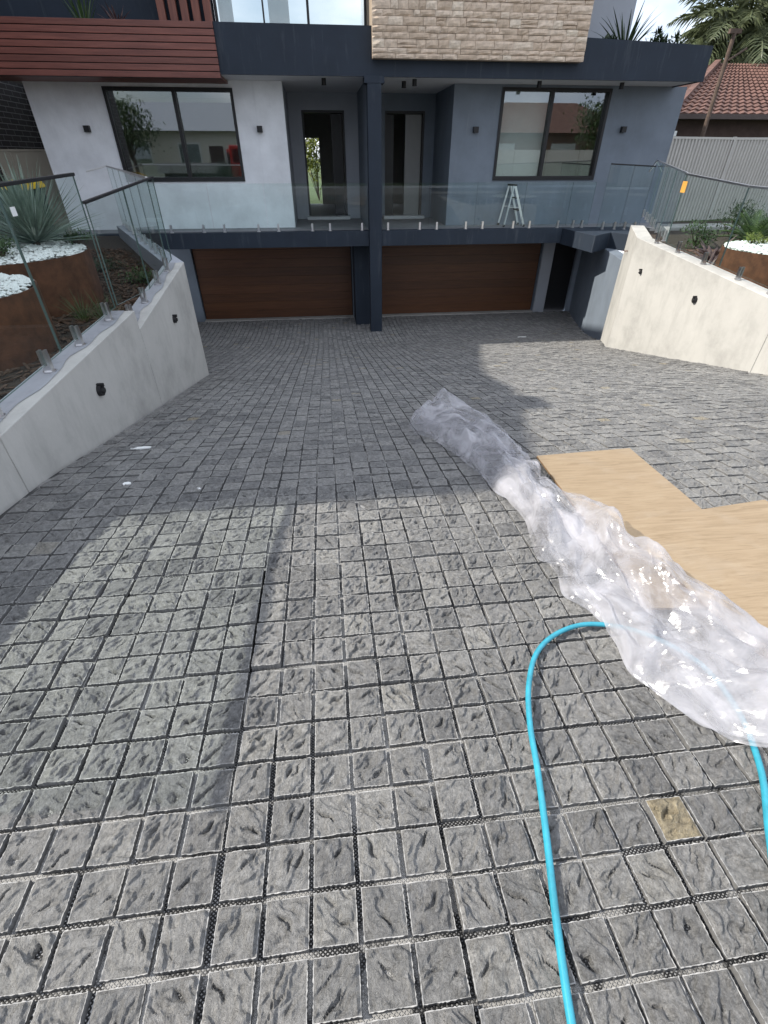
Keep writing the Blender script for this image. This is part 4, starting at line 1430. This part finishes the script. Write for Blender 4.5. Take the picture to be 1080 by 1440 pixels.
def planter(cx, cy, r, z0, z1, lab, plab, seed, npeb=3000):
    t = thing('ring_planter', (cx, cy, z0), lab, 'planter', 'round rusty steel planters')
    n = 64
    m_ = MB()
    vs = []
    for (rr, z) in ((r, z0), (r, z1), (r - 0.012, z1), (r - 0.012, z1 - 0.1)):
        vs += [(cx + rr * math.cos(2 * math.pi * k / n), cy + rr * math.sin(2 * math.pi * k / n), z) for k in range(n)]
    fs = [(a * n + k, a * n + (k + 1) % n, (a + 1) * n + (k + 1) % n, (a + 1) * n + k) for a in range(3) for k in range(n)]
    m_.add(vs, fs)
    m_.build('steel_ring', M['corten'], t)
    m_ = MB().tube([(cx, cy, z1 - 0.2), (cx, cy, z1 - 0.035)], r - 0.013, 48)
    m_.build('planter_soil', M['soil'], t)
    rr_ = random.Random(seed)
    m_ = MB()
    for _ in range(npeb):
        a, q = rr_.uniform(0, 6.283), (r - 0.035) * math.sqrt(rr_.random())
        x, y = cx + q * math.cos(a), cy + q * math.sin(a)
        s = rr_.uniform(0.013, 0.026)
        z = z1 - 0.02 + rr_.uniform(0, 0.03) + 0.05 * (1 - (q / r) ** 2)
        b = rr_.uniform(0, 6.3)
        vs = []
        for (ph, zz) in ((0, -1), (1, 0.0), (0, 1)):
            if ph == 0: vs.append((x, y, z + zz * s * 0.8))
            else:
                for k in range(6):
                    g_ = s * rr_.uniform(0.75, 1.15)
                    vs.append((x + g_ * math.cos(b + k * 1.047) * 1.2, y + g_ * math.sin(b + k * 1.047), z + rr_.uniform(-.15, .15) * s))
        fs = [(0, 1 + (k + 1) % 6, 1 + k) for k in range(6)] + [(7, 1 + k, 1 + (k + 1) % 6) for k in range(6)]
        m_.add(vs, fs)
    o = m_.build('white_pebbles', M['pebble'], None, (cx, cy, z1), smooth=False)
    tag(o, plab, 'pebbles', None, 'stuff')
    return t


planter(*PL[0], SOIL_L, -0.83, 'larger round rusty steel planter behind left glass, holding the spiky plant', 'white pebbles around the spiky plant in the left garden', 1)
planter(*PL[1], SOIL_L, -0.86, 'nearer round rusty steel planter cut by the left frame edge', 'white pebbles in the planter at left frame edge', 2)
planter(6.44, 6.9, 0.74, SOIL_R, -1.03, 'rusty steel planter in the sunny right garden', 'white pebbles in the right garden planter', 3)


def blades_plant(name, x, y, z, n, lmin, lmax, w, tmin, tmax, mat, lab, cat, droop=0.4, seed=1, fold_=0.25, stem=0.0, seg=6, group=None):
    r = random.Random(seed)
    t = thing(name, (x, y, z), lab, cat, group)
    if stem:
        MB().tube([(x, y, z - 0.02), (x, y, z + stem)], [0.05, 0.04], 8).build('stem', M['bark'], t)
    m_ = MB()
    for k in range(n):
        az = k * 2.39996 + r.uniform(-.2, .2)
        q = (k + 0.5) / n
        tl = tmin + (tmax - tmin) * q ** 0.8 + r.uniform(-.08, .08)
        m_.blade((x + 0.02 * math.cos(az), y + 0.02 * math.sin(az), z + stem - 0.02), az, tl, r.uniform(lmin, lmax), w * r.uniform(.8, 1.2), droop * r.uniform(0.4, 1.4), seg, fold_)
    m_.build('leaves', M[mat] if isinstance(mat, str) else mat, t)
    return t


def shrub(name, x, y, z, rx, rz, n, mat, lab, cat='shrub', leaf=0.05, seed=1, group=None, trunk=0.0, trunk_r=0.03):
    """many small leaves in clumps round a branching stem"""
    r = random.Random(seed)
    t = thing(name, (x, y, z), lab, cat, group)
    m_ = MB()
    clumps = []
    for _ in range(max(6, n // 60)):
        a, b, q = r.uniform(0, 6.28), r.uniform(-0.7, 1.5), r.uniform(0.45, 1) 
        clumps.append(Vector((x + rx * q * math.cos(a) * math.cos(b), y + rx * q * math.sin(a) * math.cos(b), z + trunk + rz * (0.5 + 0.5 * q * math.sin(b)))))
    for k in range(n):
        c = r.choice(clumps)
        s = 0.3 * rx
        p = c + Vector((r.gauss(0, s), r.gauss(0, s), r.gauss(0, s * 0.7)))
        p.z = max(p.z, z + 0.01)
        m_.blade(p, r.uniform(0, 6.28), r.uniform(0.2, 1.9), leaf * r.uniform(0.7, 1.5), leaf * r.uniform(.35, .6), r.uniform(0, .8), 2, 0.2)
    m_.build('crown' if trunk else 'foliage', M[mat], t)
    s_ = MB()
    if trunk:
        s_.tube([(x, y, z - 0.05), (x + trunk_r, y, z + trunk * 0.5), (x, y, z + trunk + rz * 0.4)], [trunk_r, trunk_r * 0.8, trunk_r * 0.4], 10)
    for c in clumps[:14]:
        p = Vector((x, y, z + trunk * 0.9))
        s_.tube([p, p.lerp(c, 0.55) + Vector((0, 0, rz * 0.06)), c], [max(0.006, trunk_r * .45), max(0.004, trunk_r * .25), max(.002, trunk_r * 0.1)], 5)
    s_.build('trunk' if trunk else 'stems', M['bark'], t)
    return t


blades_plant('agave_plant', -3.2, 6.5, -0.8, 230, 0.55, 0.85, 0.026, 0.05, 1.45, 'agave', 'spiky grey green rosette plant in the larger left planter', 'plant', 0.15, 4, stem=0.06)
blades_plant('agave_plant', -4.1, 5.9, -0.8, 90, 0.4, 0.6, 0.026, 0.1, 1.4, 'agave', 'grey green spiky plant at the left frame edge behind glass', 'plant', 0.2, 9)
shrub('small_shrub', -3.2, 5.75, -0.82, 0.13, 0.16, 420, 'green', 'low green shrub on pebbles in front of the spiky plant', leaf=0.035, seed=3)
shrub('small_shrub', -2.85, 6.7, -0.82, 0.12, 0.12, 320, 'green', 'low green shrub at right rim of the larger left planter', leaf=0.035, seed=5)
shrub('small_shrub', -2.85, 4.6, -0.84, 0.2, 0.1, 420, 'dark_green', 'flat dark shrub in the planter at the left frame edge', leaf=0.03, seed=6)
blades_plant('grass_tuft', -2.22, 5.28, SOIL_L, 46, 0.22, 0.4, 0.007, 0.02, 0.7, 'green', 'thin green grass tuft in mulch behind the left wall', 'grass', 0.5, 12, seg=4)
shrub('ground_shrub', -2.45, 3.1, SOIL_L, 0.2, 0.08, 500, 'dark_green', 'low dark groundcover behind left wall by frame edge', leaf=0.03, seed=8)
shrub('ground_shrub', -3.3, 8.3, SOIL_L, 0.22, 0.14, 400, 'dark_green', 'low dark shrub in mulch behind the larger left planter', leaf=0.035, seed=14)

blades_plant('bromeliad_plant', 6.55, 8.35, SOIL_R, 30, 0.35, 0.62, 0.07, 0.2, 1.2, 'burgundy', 'burgundy strap leaved plant in mulch behind right glass', 'plant', 1.1, 21, seg=8)
shrub('garden_shrub', 8.0, 9.6, SOIL_R, 0.36, 0.55, 900, 'dark_green', 'dark rounded shrub in front of pale fence on the right', leaf=0.05, seed=22)


def cycad(name, x, y, z, n, L, mat, lab, seed, stem=0.2):
    r = random.Random(seed)
    t = thing(name, (x, y, z), lab, 'plant')
    MB().tube([(x, y, z - .02), (x, y, z + stem)], [0.09, 0.08], 10).build('trunk', M['bark'], t)
    m_ = MB()
    for k in range(n):
        az = k * 2.4 + r.uniform(-.2, .2)
        tl = 0.15 + 1.1 * (k + .5) / n
        p = Vector((x, y, z + stem - .02))
        ang = tl
        h = Vector((math.cos(az), math.sin(az), 0)); sd = Vector((-math.sin(az), math.cos(az), 0))
        seg = 16
        pts = []
        for i in range(seg + 1):
            pts.append(p.copy())
            d = h * math.sin(ang) + Vector((0, 0, 1)) * math.cos(ang)
            if i > 1:
                for s in (-1, 1):
                    dirn = (sd * s * 0.85 + d * 0.5 + Vector((0, 0, 0.15))).normalized()
                    q = L * 0.28 * math.sin(math.pi * min(0.97, 0.12 + 0.86 * i / seg)) ** 0.6
                    wv = d * L * 0.017
                    m_.add([p - wv, p + wv, p + dirn * q * 0.6 + wv * 0.7, p + dirn * q + Vector((0, 0, -0.02 * L)), p + dirn * q * 0.6 - wv * 0.7], [(0, 1, 2, 3, 4)])
            p = p + d * L / seg
            ang += 0.75 / seg
        m_.tube(pts, [0.012 * L] * seg + [0.004 * L], 4, False)
    m_.build('fronds', M[mat], t)
    return t


cycad('cycad_plant', 7.5, 8.75, SOIL_R, 26, 0.62, 'green', 'dark green cycad with stiff fronds behind the right balustrade', 31, 0.22)
blades_plant('fan_plant', 6.7, 6.95, -1.0, 70, 0.35, 0.55, 0.02, 0.1, 1.2, 'yellow_green', 'yellow green spiky plant in the right garden planter', 'plant', 0.2, 33)
shrub('small_shrub', 6.15, 7.15, -1.02, 0.15, 0.12, 380, 'yellow_green', 'lime groundcover trailing at the right planter rim', leaf=0.035, seed=35)
blades_plant('grass_tuft', 5.85, 5.75, SOIL_R, 50, 0.2, 0.38, 0.007, 0.05, 0.8, 'green', 'thin grass tuft in mulch by the right wall edge', 'grass', 0.6, 36, seg=4)

blades_plant('bromeliad_plant', 6.05, 7.75, SOIL_R, 24, 0.2, 0.36, 0.045, 0.2, 1.25, 'burgundy', 'small burgundy plant in mulch close to the right glass', 'plant', 0.9, 24, seg=7)
blades_plant('bromeliad_plant', 7.15, 7.75, SOIL_R, 28, 0.3, 0.5, 0.05, 0.15, 1.1, 'green', 'green strap leaved plant behind the right planter', 'plant', 0.9, 25, seg=7)
shrub('garden_shrub', 7.3, 9.9, SOIL_R, 0.28, 0.4, 700, 'green', 'bushy green shrub behind the burgundy plant on the right', leaf=0.05, seed=26)
shrub('garden_shrub', 8.9, 11.0, SOIL_R, 0.4, 0.6, 900, 'dark_green', 'dark shrub nearest the pale fence on the right', leaf=0.05, seed=27)
shrub('ground_shrub', -2.5, 7.3, SOIL_L, 0.2, 0.16, 420, 'green', 'green shrub at the corner of the left glass balustrade', leaf=0.04, seed=28)
blades_plant('grass_tuft', -2.5, 5.45, SOIL_L, 40, 0.2, 0.36, 0.007, 0.05, 0.8, 'green', 'grass tuft beside the larger left planter', 'grass', 0.6, 29, seg=4)
# plants in the roof planters
blades_plant('dracaena_plant', 6.62, 13.2, 1.73, 26, 0.6, 0.95, 0.05, 0.05, 0.85, 'dark_green', 'tall strap leaved plant on the roof planter, right of the stone block', 'plant', 0.5, 41)
for i, (x, lab) in enumerate([(6.08, 'small dark succulent on roof edge beside the stone block'), (7.1, 'small dark succulent on roof edge right of the strap leaved plant'),
                              (7.5, 'outermost small succulent at the right end of roof edge')]):
    shrub('succulent_plant', x, 12.85, 1.73, 0.12, 0.3, 200, 'dark_green', lab, 'plant', 0.085, 50 + i, 'succulents along the roof edge')
shrub('trailing_plant', 6.75, 12.8, 1.73, 0.25, 0.16, 260, 'dark_green', 'low creeping plant along roof edge under the strap leaved plant', 'plant', 0.04, 61)
blades_plant('bromeliad_plant', -3.5, 13.0, 1.95, 24, 0.25, 0.42, 0.04, 0.1, 1.0, 'burgundy', 'reddish rosette plant above the timber cladding at upper left', 'plant', 0.6, 43)
blades_plant('bromeliad_plant', -4.2, 13.3, 1.9, 16, 0.5, 0.8, 0.04, 0.05, 0.6, 'green', 'upright green plant above the timber cladding at top left', 'plant', 0.4, 44)

# ---------------------------------------------------------------- left neighbour, fence, bin
nb = thing('house', (-11, 10, G), 'dark brick neighbouring house at upper left with white downpipe', 'house')
NX = -7.3
part('rear_wall', M['dark_brick'], (-16, NX, 11.1, 22, G, 9.0), parent=nb)
m_ = MB()
prof = [(2.78, 6.16), (4.6, 6.3), (4.65, 6.58), (5.1, 6.56), (5.3, 6.34), (5.8, 6.34), (6.6, 6.14), (7.5, 6.12), (9.0, 6.2), (11.095, 6.33)]
pts = [(2.78, G), (11.095, G)] + list(reversed(prof))
n = len(pts)
m_.add([(NX, a, b) for a, b in pts] + [(-15.8, a, b) for a, b in pts], [tuple(range(n)), tuple(reversed(range(n, 2 * n)))] + [(i, n + i, n + (i + 1) % n, (i + 1) % n) for i in range(n)])
m_.build('front_wing', M['dark_brick'], nb)
part('downpipe', M['white_plastic'], (NX + 0.02, NX + 0.1, 17.2, 17.28, G, 5.8), parent=nb)

lf = thing('fence', (-6.6, 14.4, G), 'beige sheet fence between left house corner and brick neighbour', 'fence')
for (a, b) in ((-7.28, -6.98), (-6.95, -5.78)):
    part('panel', M['fence_beige'], (a, b, 14.5, 14.53, G, 0.12), parent=lf)
part('cap', M['fence_beige'], (-7.28, -5.78, 14.48, 14.55, 0.122, 0.16), parent=lf)
part('post', M['fence_beige'], (-6.979, -6.951, 14.49, 14.54, G, 0.12), parent=lf)

bn = thing('wheelie_bin', (-5.0, 10.4, SOIL_L), 'wheeled bin with yellow lid behind the left garden', 'bin')
bx, by, bz = -5.05, 10.4, SOIL_L
m_ = MB()
m_.add([(bx - .2, by - .24, bz + .08), (bx + .2, by - .24, bz + .08), (bx + .2, by + .24, bz + .08), (bx - .2, by + .24, bz + .08),
        (bx - .27, by - .3, bz + .93), (bx + .27, by - .3, bz + .93), (bx + .27, by + .3, bz + .93), (bx - .27, by + .3, bz + .93)],
       [(3, 2, 1, 0), (4, 5, 6, 7), (0, 1, 5, 4), (1, 2, 6, 5), (2, 3, 7, 6), (3, 0, 4, 7)])
m_.build('bin_body', M['bin_green'], bn, bevel=0.02)
m_ = MB()
m_.add([(bx - .3, by - .34, bz + .935), (bx + .3, by - .34, bz + .935), (bx + .3, by + .34, bz + .95), (bx - .3, by + .34, bz + .95),
        (bx - .27, by - .3, bz + .98), (bx + .27, by - .3, bz + .98), (bx + .25, by + .3, bz + 1.06), (bx - .25, by + .3, bz + 1.06)],
       [(3, 2, 1, 0), (4, 5, 6, 7), (0, 1, 5, 4), (1, 2, 6, 5), (2, 3, 7, 6), (3, 0, 4, 7)])
m_.build('lid', M['yellow'], bn, bevel=0.015)
for s in (-1, 1):
    MB().tube([(bx + s * .2, by + .26, bz + .1), (bx + s * .26, by + .26, bz + .1)], 0.1, 16).build('wheel', M['rubber'], bn)
MB().tube([(bx - .25, by + .36, bz + .93), (bx + .25, by + .36, bz + .93)], 0.016, 8).build('handle', M['bin_green'], bn)

# ---------------------------------------------------------------- right: steel fence, tiled house, palm, pole
rf = thing('fence', (11, 15.2, G), 'pale corrugated steel fence at right beyond the garden', 'fence')


def ribbed_panel(p0, p1, z0, z1, pitch=0.115, dep=0.035):
    d = Vector((p1[0] - p0[0], p1[1] - p0[1])); L = d.length; d.normalize()
    nrm = Vector((d.y, -d.x))
    m_ = MB()
    s, k = 0.0, 0
    prof = []
    while s < L:
        for (u, w) in ((0, 0), (0.3, 0), (0.42, 1), (0.72, 1), (0.86, 0)):
            if s + u * pitch <= L: prof.append((s + u * pitch, w * dep))
        s += pitch
    vs = []
    for (u, w) in prof:
        x, y = p0[0] + d.x * u + nrm.x * w, p0[1] + d.y * u + nrm.y * w
        vs += [(x, y, z0), (x, y, z1)]
    m_.add(vs, [(2 * i, 2 * i + 2, 2 * i + 3, 2 * i + 1) for i in range(len(prof) - 1)])
    return m_


fp = [(8.9, 14.62), (11.3, 15.2), (13.7, 15.75), (16.1, 16.3)]
ztop = [0.4, 0.4, 0.42, 0.42]
for i in range(3):
    ribbed_panel(fp[i], fp[i + 1], G, ztop[i]).build('ribbed_panel', M['fence'], rf)
    MB().bar((*fp[i], ztop[i] + 0.02), (*fp[i + 1], ztop[i + 1] + 0.02), 0.07, 0.05).build('cap_rail', M['fence'], rf)
for i in range(4):
    MB().box(fp[i][0] - 0.03, fp[i][0] + 0.03, fp[i][1] - 0.045, fp[i][1] + 0.03, G, ztop[min(i, 3)] + 0.06).build('post', M['fence'], rf)

rh = thing('house', (16, 22, G), 'neighbouring house with terracotta tiled hip roof at upper right', 'house')
part('wall', M['dark_wall'], (11.9, 24, 19.4, 28, G, 1.06), parent=rh)
# hip roof: front plane and left plane, tiled in waves
EZ, RZ = 1.12, 2.9


def tiled_plane(e0, e1, r0, r1, name):
    """eave e0->e1, ridge r0->r1 (3-D points): stepped courses of wavy tiles"""
    e0, e1, r0, r1 = map(Vector, (e0, e1, r0, r1))
    Le = (e1 - e0).length
    courses = 16
    m_ = MB()
    nrm = (e1 - e0).cross(r0 - e0).normalized()
    if nrm.z < 0: nrm = -nrm
    n = int(Le / 0.075)
    for c in range(courses):
        t0, t1 = c / courses, (c + 1) / courses
        a0, b0 = e0.lerp(r0, t0), e1.lerp(r1, t0)
        a1, b1 = e0.lerp(r0, t1), e1.lerp(r1, t1)
        vs = []
        for k in range(n + 1):
            u = k / n
            w = 0.022 * (1 - math.cos(k * math.pi / 2)) 
            p = a0.lerp(b0, u) + nrm * (0.045 + w)
            q = a1.lerp(b1, u) + nrm * (0.005 + w)
            f_ = a0.lerp(b0, u) + nrm * (w - 0.005)
            vs += [f_, p, q]
        fs = []
        for k in range(n):
            i = k * 3
            fs += [(i, i + 3, i + 4, i + 1), (i + 1, i + 4, i + 5, i + 2)]
        m_.add(vs, fs)
    return m_.build(name, M['terracotta'], rh)


tiled_plane((11.5, 18.9, EZ), (24.4, 18.9, EZ), (15.6, 23.4, RZ), (20.5, 23.4, RZ), 'roof')
tiled_plane((11.5, 28.0, EZ), (11.5, 18.9, EZ), (15.6, 23.6, RZ), (15.6, 23.4, RZ), 'roof')
MB().bar((11.5, 18.9, EZ + 0.07), (15.6, 23.4, RZ + 0.07), 0.2, 0.12).build('ridge_tiles', M['terracotta'], rh)
part('gutter', M['gutter'], (11.4, 24.5, 18.78, 18.9, EZ - 0.1, EZ + 0.03), (11.38, 11.5, 18.9, 28, EZ - 0.1, EZ + 0.03), parent=rh)
part('eave', M['gutter'], (11.5, 24.4, 18.902, 19.4, EZ - 0.09, EZ - 0.04), parent=rh)
part('window_hood', M['white_plastic'], (11.62, 11.95, 18.95, 19.2, 0.58, 0.72), parent=rh)

pl = thing('utility_pole', (12.75, 18.5, G), 'dark slim pole with capped top in front of the palm', 'pole')
MB().tube([(12.45, 18.3, G), (12.45, 18.3, 2.98)], [0.07, 0.055], 10).build('shaft', M['pole'], pl)
part('crossarm', M['pole'], (12.27, 12.63, 18.25, 18.35, 2.93, 3.03), parent=pl)
MB().bar((12.48, 18.24, 2.35), (12.95, 18.24, 2.62), 0.04).build('stay', M['pole'], pl)


def palm(x, y, z, h, lab, seed, n=34, L=2.6):
    r = random.Random(seed)
    t = thing('palm_tree', (x, y, z), lab, 'palm tree')
    pts = [(x + 0.15 * math.sin(i * 0.5), y, z + h * i / 8) for i in range(9)]
    MB().tube(pts, [0.24 - 0.012 * i for i in range(9)], 12).build('trunk', M['bark'], t)
    m_ = MB()
    top = Vector(pts[-1])
    for k in range(n):
        az = k * 2.39996 + r.uniform(-.25, .25)
        ang = 0.1 + 1.7 * (k + .5) / n
        LL = L * r.uniform(.8, 1.15)
        p = top.copy()
        hv = Vector((math.cos(az), math.sin(az), 0)); sd = Vector((-math.sin(az), math.cos(az), 0))
        seg = 22
        spine = []
        for i in range(seg + 1):
            spine.append(p.copy())
            d = hv * math.sin(ang) + Vector((0, 0, 1)) * math.cos(ang)
            if i > 2:
                for s in (-1, 1):
                    for rep in (0, 0.5):
                        pp_ = p + d * (LL / seg) * rep
                        q = LL * 0.3 * math.sin(math.pi * min(0.96, 0.1 + 0.86 * i / seg)) ** 0.7 * r.uniform(.8, 1.1)
                        dn = (sd * s * 0.7 + d * 0.5 + Vector((0, 0, r.uniform(-.6, .25)))).normalized()
                        e = pp_ + dn * q + Vector((0, 0, -0.22 * q))
                        mid = pp_ + dn * q * 0.55
                        wv = d * 0.022
                        m_.add([pp_ - wv, pp_ + wv, mid + wv, e, mid - wv], [(0, 1, 2, 3, 4)])
            p = p + d * LL / seg
            ang += 1.25 / seg * r.uniform(.8, 1.2)
        m_.tube(spine, [0.028] * seg + [0.006], 4, False)
    m_.build('crown', M['palm_leaf'], t)
    return t


palm(18.2, 26, G, 5.5, 'large feathery palm tree behind the tiled roof at upper right', 71, 60, 3.1)
palm(16.0, 31, G, 4.1, 'smaller palm tree between navy fascia and tiled roof', 72, 26, 2.2)

shrub('background_tree', 23.0, 31, G, 3.2, 4.2, 5200, 'palm_leaf', 'grey green tree mass behind the palm at upper right', 'tree', 0.34, 74, None, 1.6, 0.2)
# garden seen through the two halls
shrub('bamboo_hedge', 0.0, 24.5, G, 0.9, 3.2, 2600, 'yellow_green', 'leafy bright shrub seen through the left open door', leaf=0.16, seed=81)
shrub('bamboo_hedge', 2.9, 24.5, G, 0.9, 3.2, 2600, 'yellow_green', 'leafy bright shrub seen through the right open door', leaf=0.16, seed=82)

# ---------------------------------------------------------------- across the street: seen mirrored in the windows
oh = thing('house', (-10, -22, G), 'weatherboard house across the street mirrored in the left window', 'house')
part('wall', M['weatherboard'], (-17, -3, -26, -18, G, 1.6), parent=oh)
m_ = MB().add([(-17.5, -17.5, 1.55), (-2.5, -17.5, 1.55), (-2.5, -26.5, 1.55), (-17.5, -26.5, 1.55), (-14, -22, 3.4), (-6, -22, 3.4)], [(1, 0, 4, 5), (2, 1, 5), (3, 2, 5, 4), (0, 3, 4), (0, 1, 2, 3)])
m_.build('roof', M['alu'], oh)
for x in (-13.5, -10, -5.8):
    w = part('window', M['white_plastic'], (x, x + 1.6, -18, -17.94, -0.4, 0.9), parent=oh)
    part('pane', M['win_glass'], (x + .1, x + 1.5, -17.93, -17.92, -0.3, 0.8), parent=w)
part('door', M['dark_wall'], (-7.8, -6.8, -18, -17.95, G, 0.7), parent=oh)
oh2 = thing('house', (18, -22, G), 'brick house across the street mirrored in the right window', 'house')
part('wall', M['red_brick'], (12, 25, -26, -18.5, G, 1.6), parent=oh2)
m_ = MB().add([(11.5, -18, 1.55), (25.5, -18, 1.55), (25.5, -26.5, 1.55), (11.5, -26.5, 1.55), (15.5, -22, 3.6), (21.5, -22, 3.6)], [(1, 0, 4, 5), (2, 1, 5), (3, 2, 5, 4), (0, 3, 4), (0, 1, 2, 3)])
m_.build('roof', M['terracotta'], oh2)
for x in (13.5, 18.5): part('window', M['white_plastic'], (x, x + 2, -18.5, -18.44, -0.4, 0.9), parent=oh2)
sf_ = thing('fence', (17, -13.5, G), 'cream front fence across the street mirrored in the right window', 'fence')
for k in range(5):
    part('panel', M['weatherboard'], (11.5 + k * 2.4, 13.85 + k * 2.4, -13.55, -13.5, G, 0.45), parent=sf_)
for i, (x, y, h, lab) in enumerate([(-12.5, -15.0, 3.2, 'bushy street tree mirrored in left part of the left window'), (1.5, -15.0, 4.2, 'tall street tree mirrored in the upper window beside the stone'),
                                    (20.5, -15.2, 3.4, 'leafy street tree mirrored in the right window')]):
    shrub('street_tree', x, y, G, 1.7, 2.8 if i != 1 else 4.0, 2600, 'green', lab, 'tree', 0.22, 90 + i, 'trees across the street', 1.5 if i != 1 else 3.2, 0.16)

rt = thing('truck', (-6.5, -9.5, G), 'red flatbed truck parked on the street, mirrored in the left window', 'truck')
tx, ty, tz = -6.5, -9.5, G - 0.12
m_ = MB()
sec = [(1.4, 0.55), (3.0, 0.55), (3.05, 1.2), (2.75, 1.3), (2.3, 2.15), (1.45, 2.2)]
m_.add([(tx + a, ty - 0.95, tz + b) for a, b in sec] + [(tx + a, ty + 0.95, tz + b) for a, b in sec],
       [tuple(range(6)), tuple(reversed(range(6, 12)))] + [(i, 6 + i, 6 + (i + 1) % 6, (i + 1) % 6) for i in range(6)])
m_.build('cab', M['red_car'], rt, bevel=0.06)
part('windscreen', M['win_glass'], (tx + 1.6, tx + 2.3, ty + 0.955, ty + 0.965, tz + 1.35, tz + 2.0), parent=rt)
part('tray', M['alu'], (tx - 2.8, tx + 1.3, ty - 1.0, ty + 1.0, tz + 0.85, tz + 0.98), (tx + 1.2, tx + 1.3, ty - 1, ty + 1, tz + .98, tz + 2.0), (tx - 2.8, tx + 1.2, ty + .94, ty + 1.0, tz + .98, tz + 1.35), parent=rt)
part('chassis', M['rubber'], (tx - 2.6, tx + 2.6, ty - 0.45, ty + 0.45, tz + 0.5, tz + 0.84), parent=rt)
for a in (-1.8, 2.2):
    for s in (-1, 1):
        wh = MB().tube([(tx + a, ty + s * 0.7, tz + 0.4), (tx + a, ty + s * 0.98, tz + 0.4)], 0.4, 24).build('wheel', M['rubber'], rt)
        MB().tube([(tx + a, ty + s * 0.98, tz + 0.4), (tx + a, ty + s * 1.0, tz + 0.4)], 0.2, 16).build('rim', M['alu'], wh)
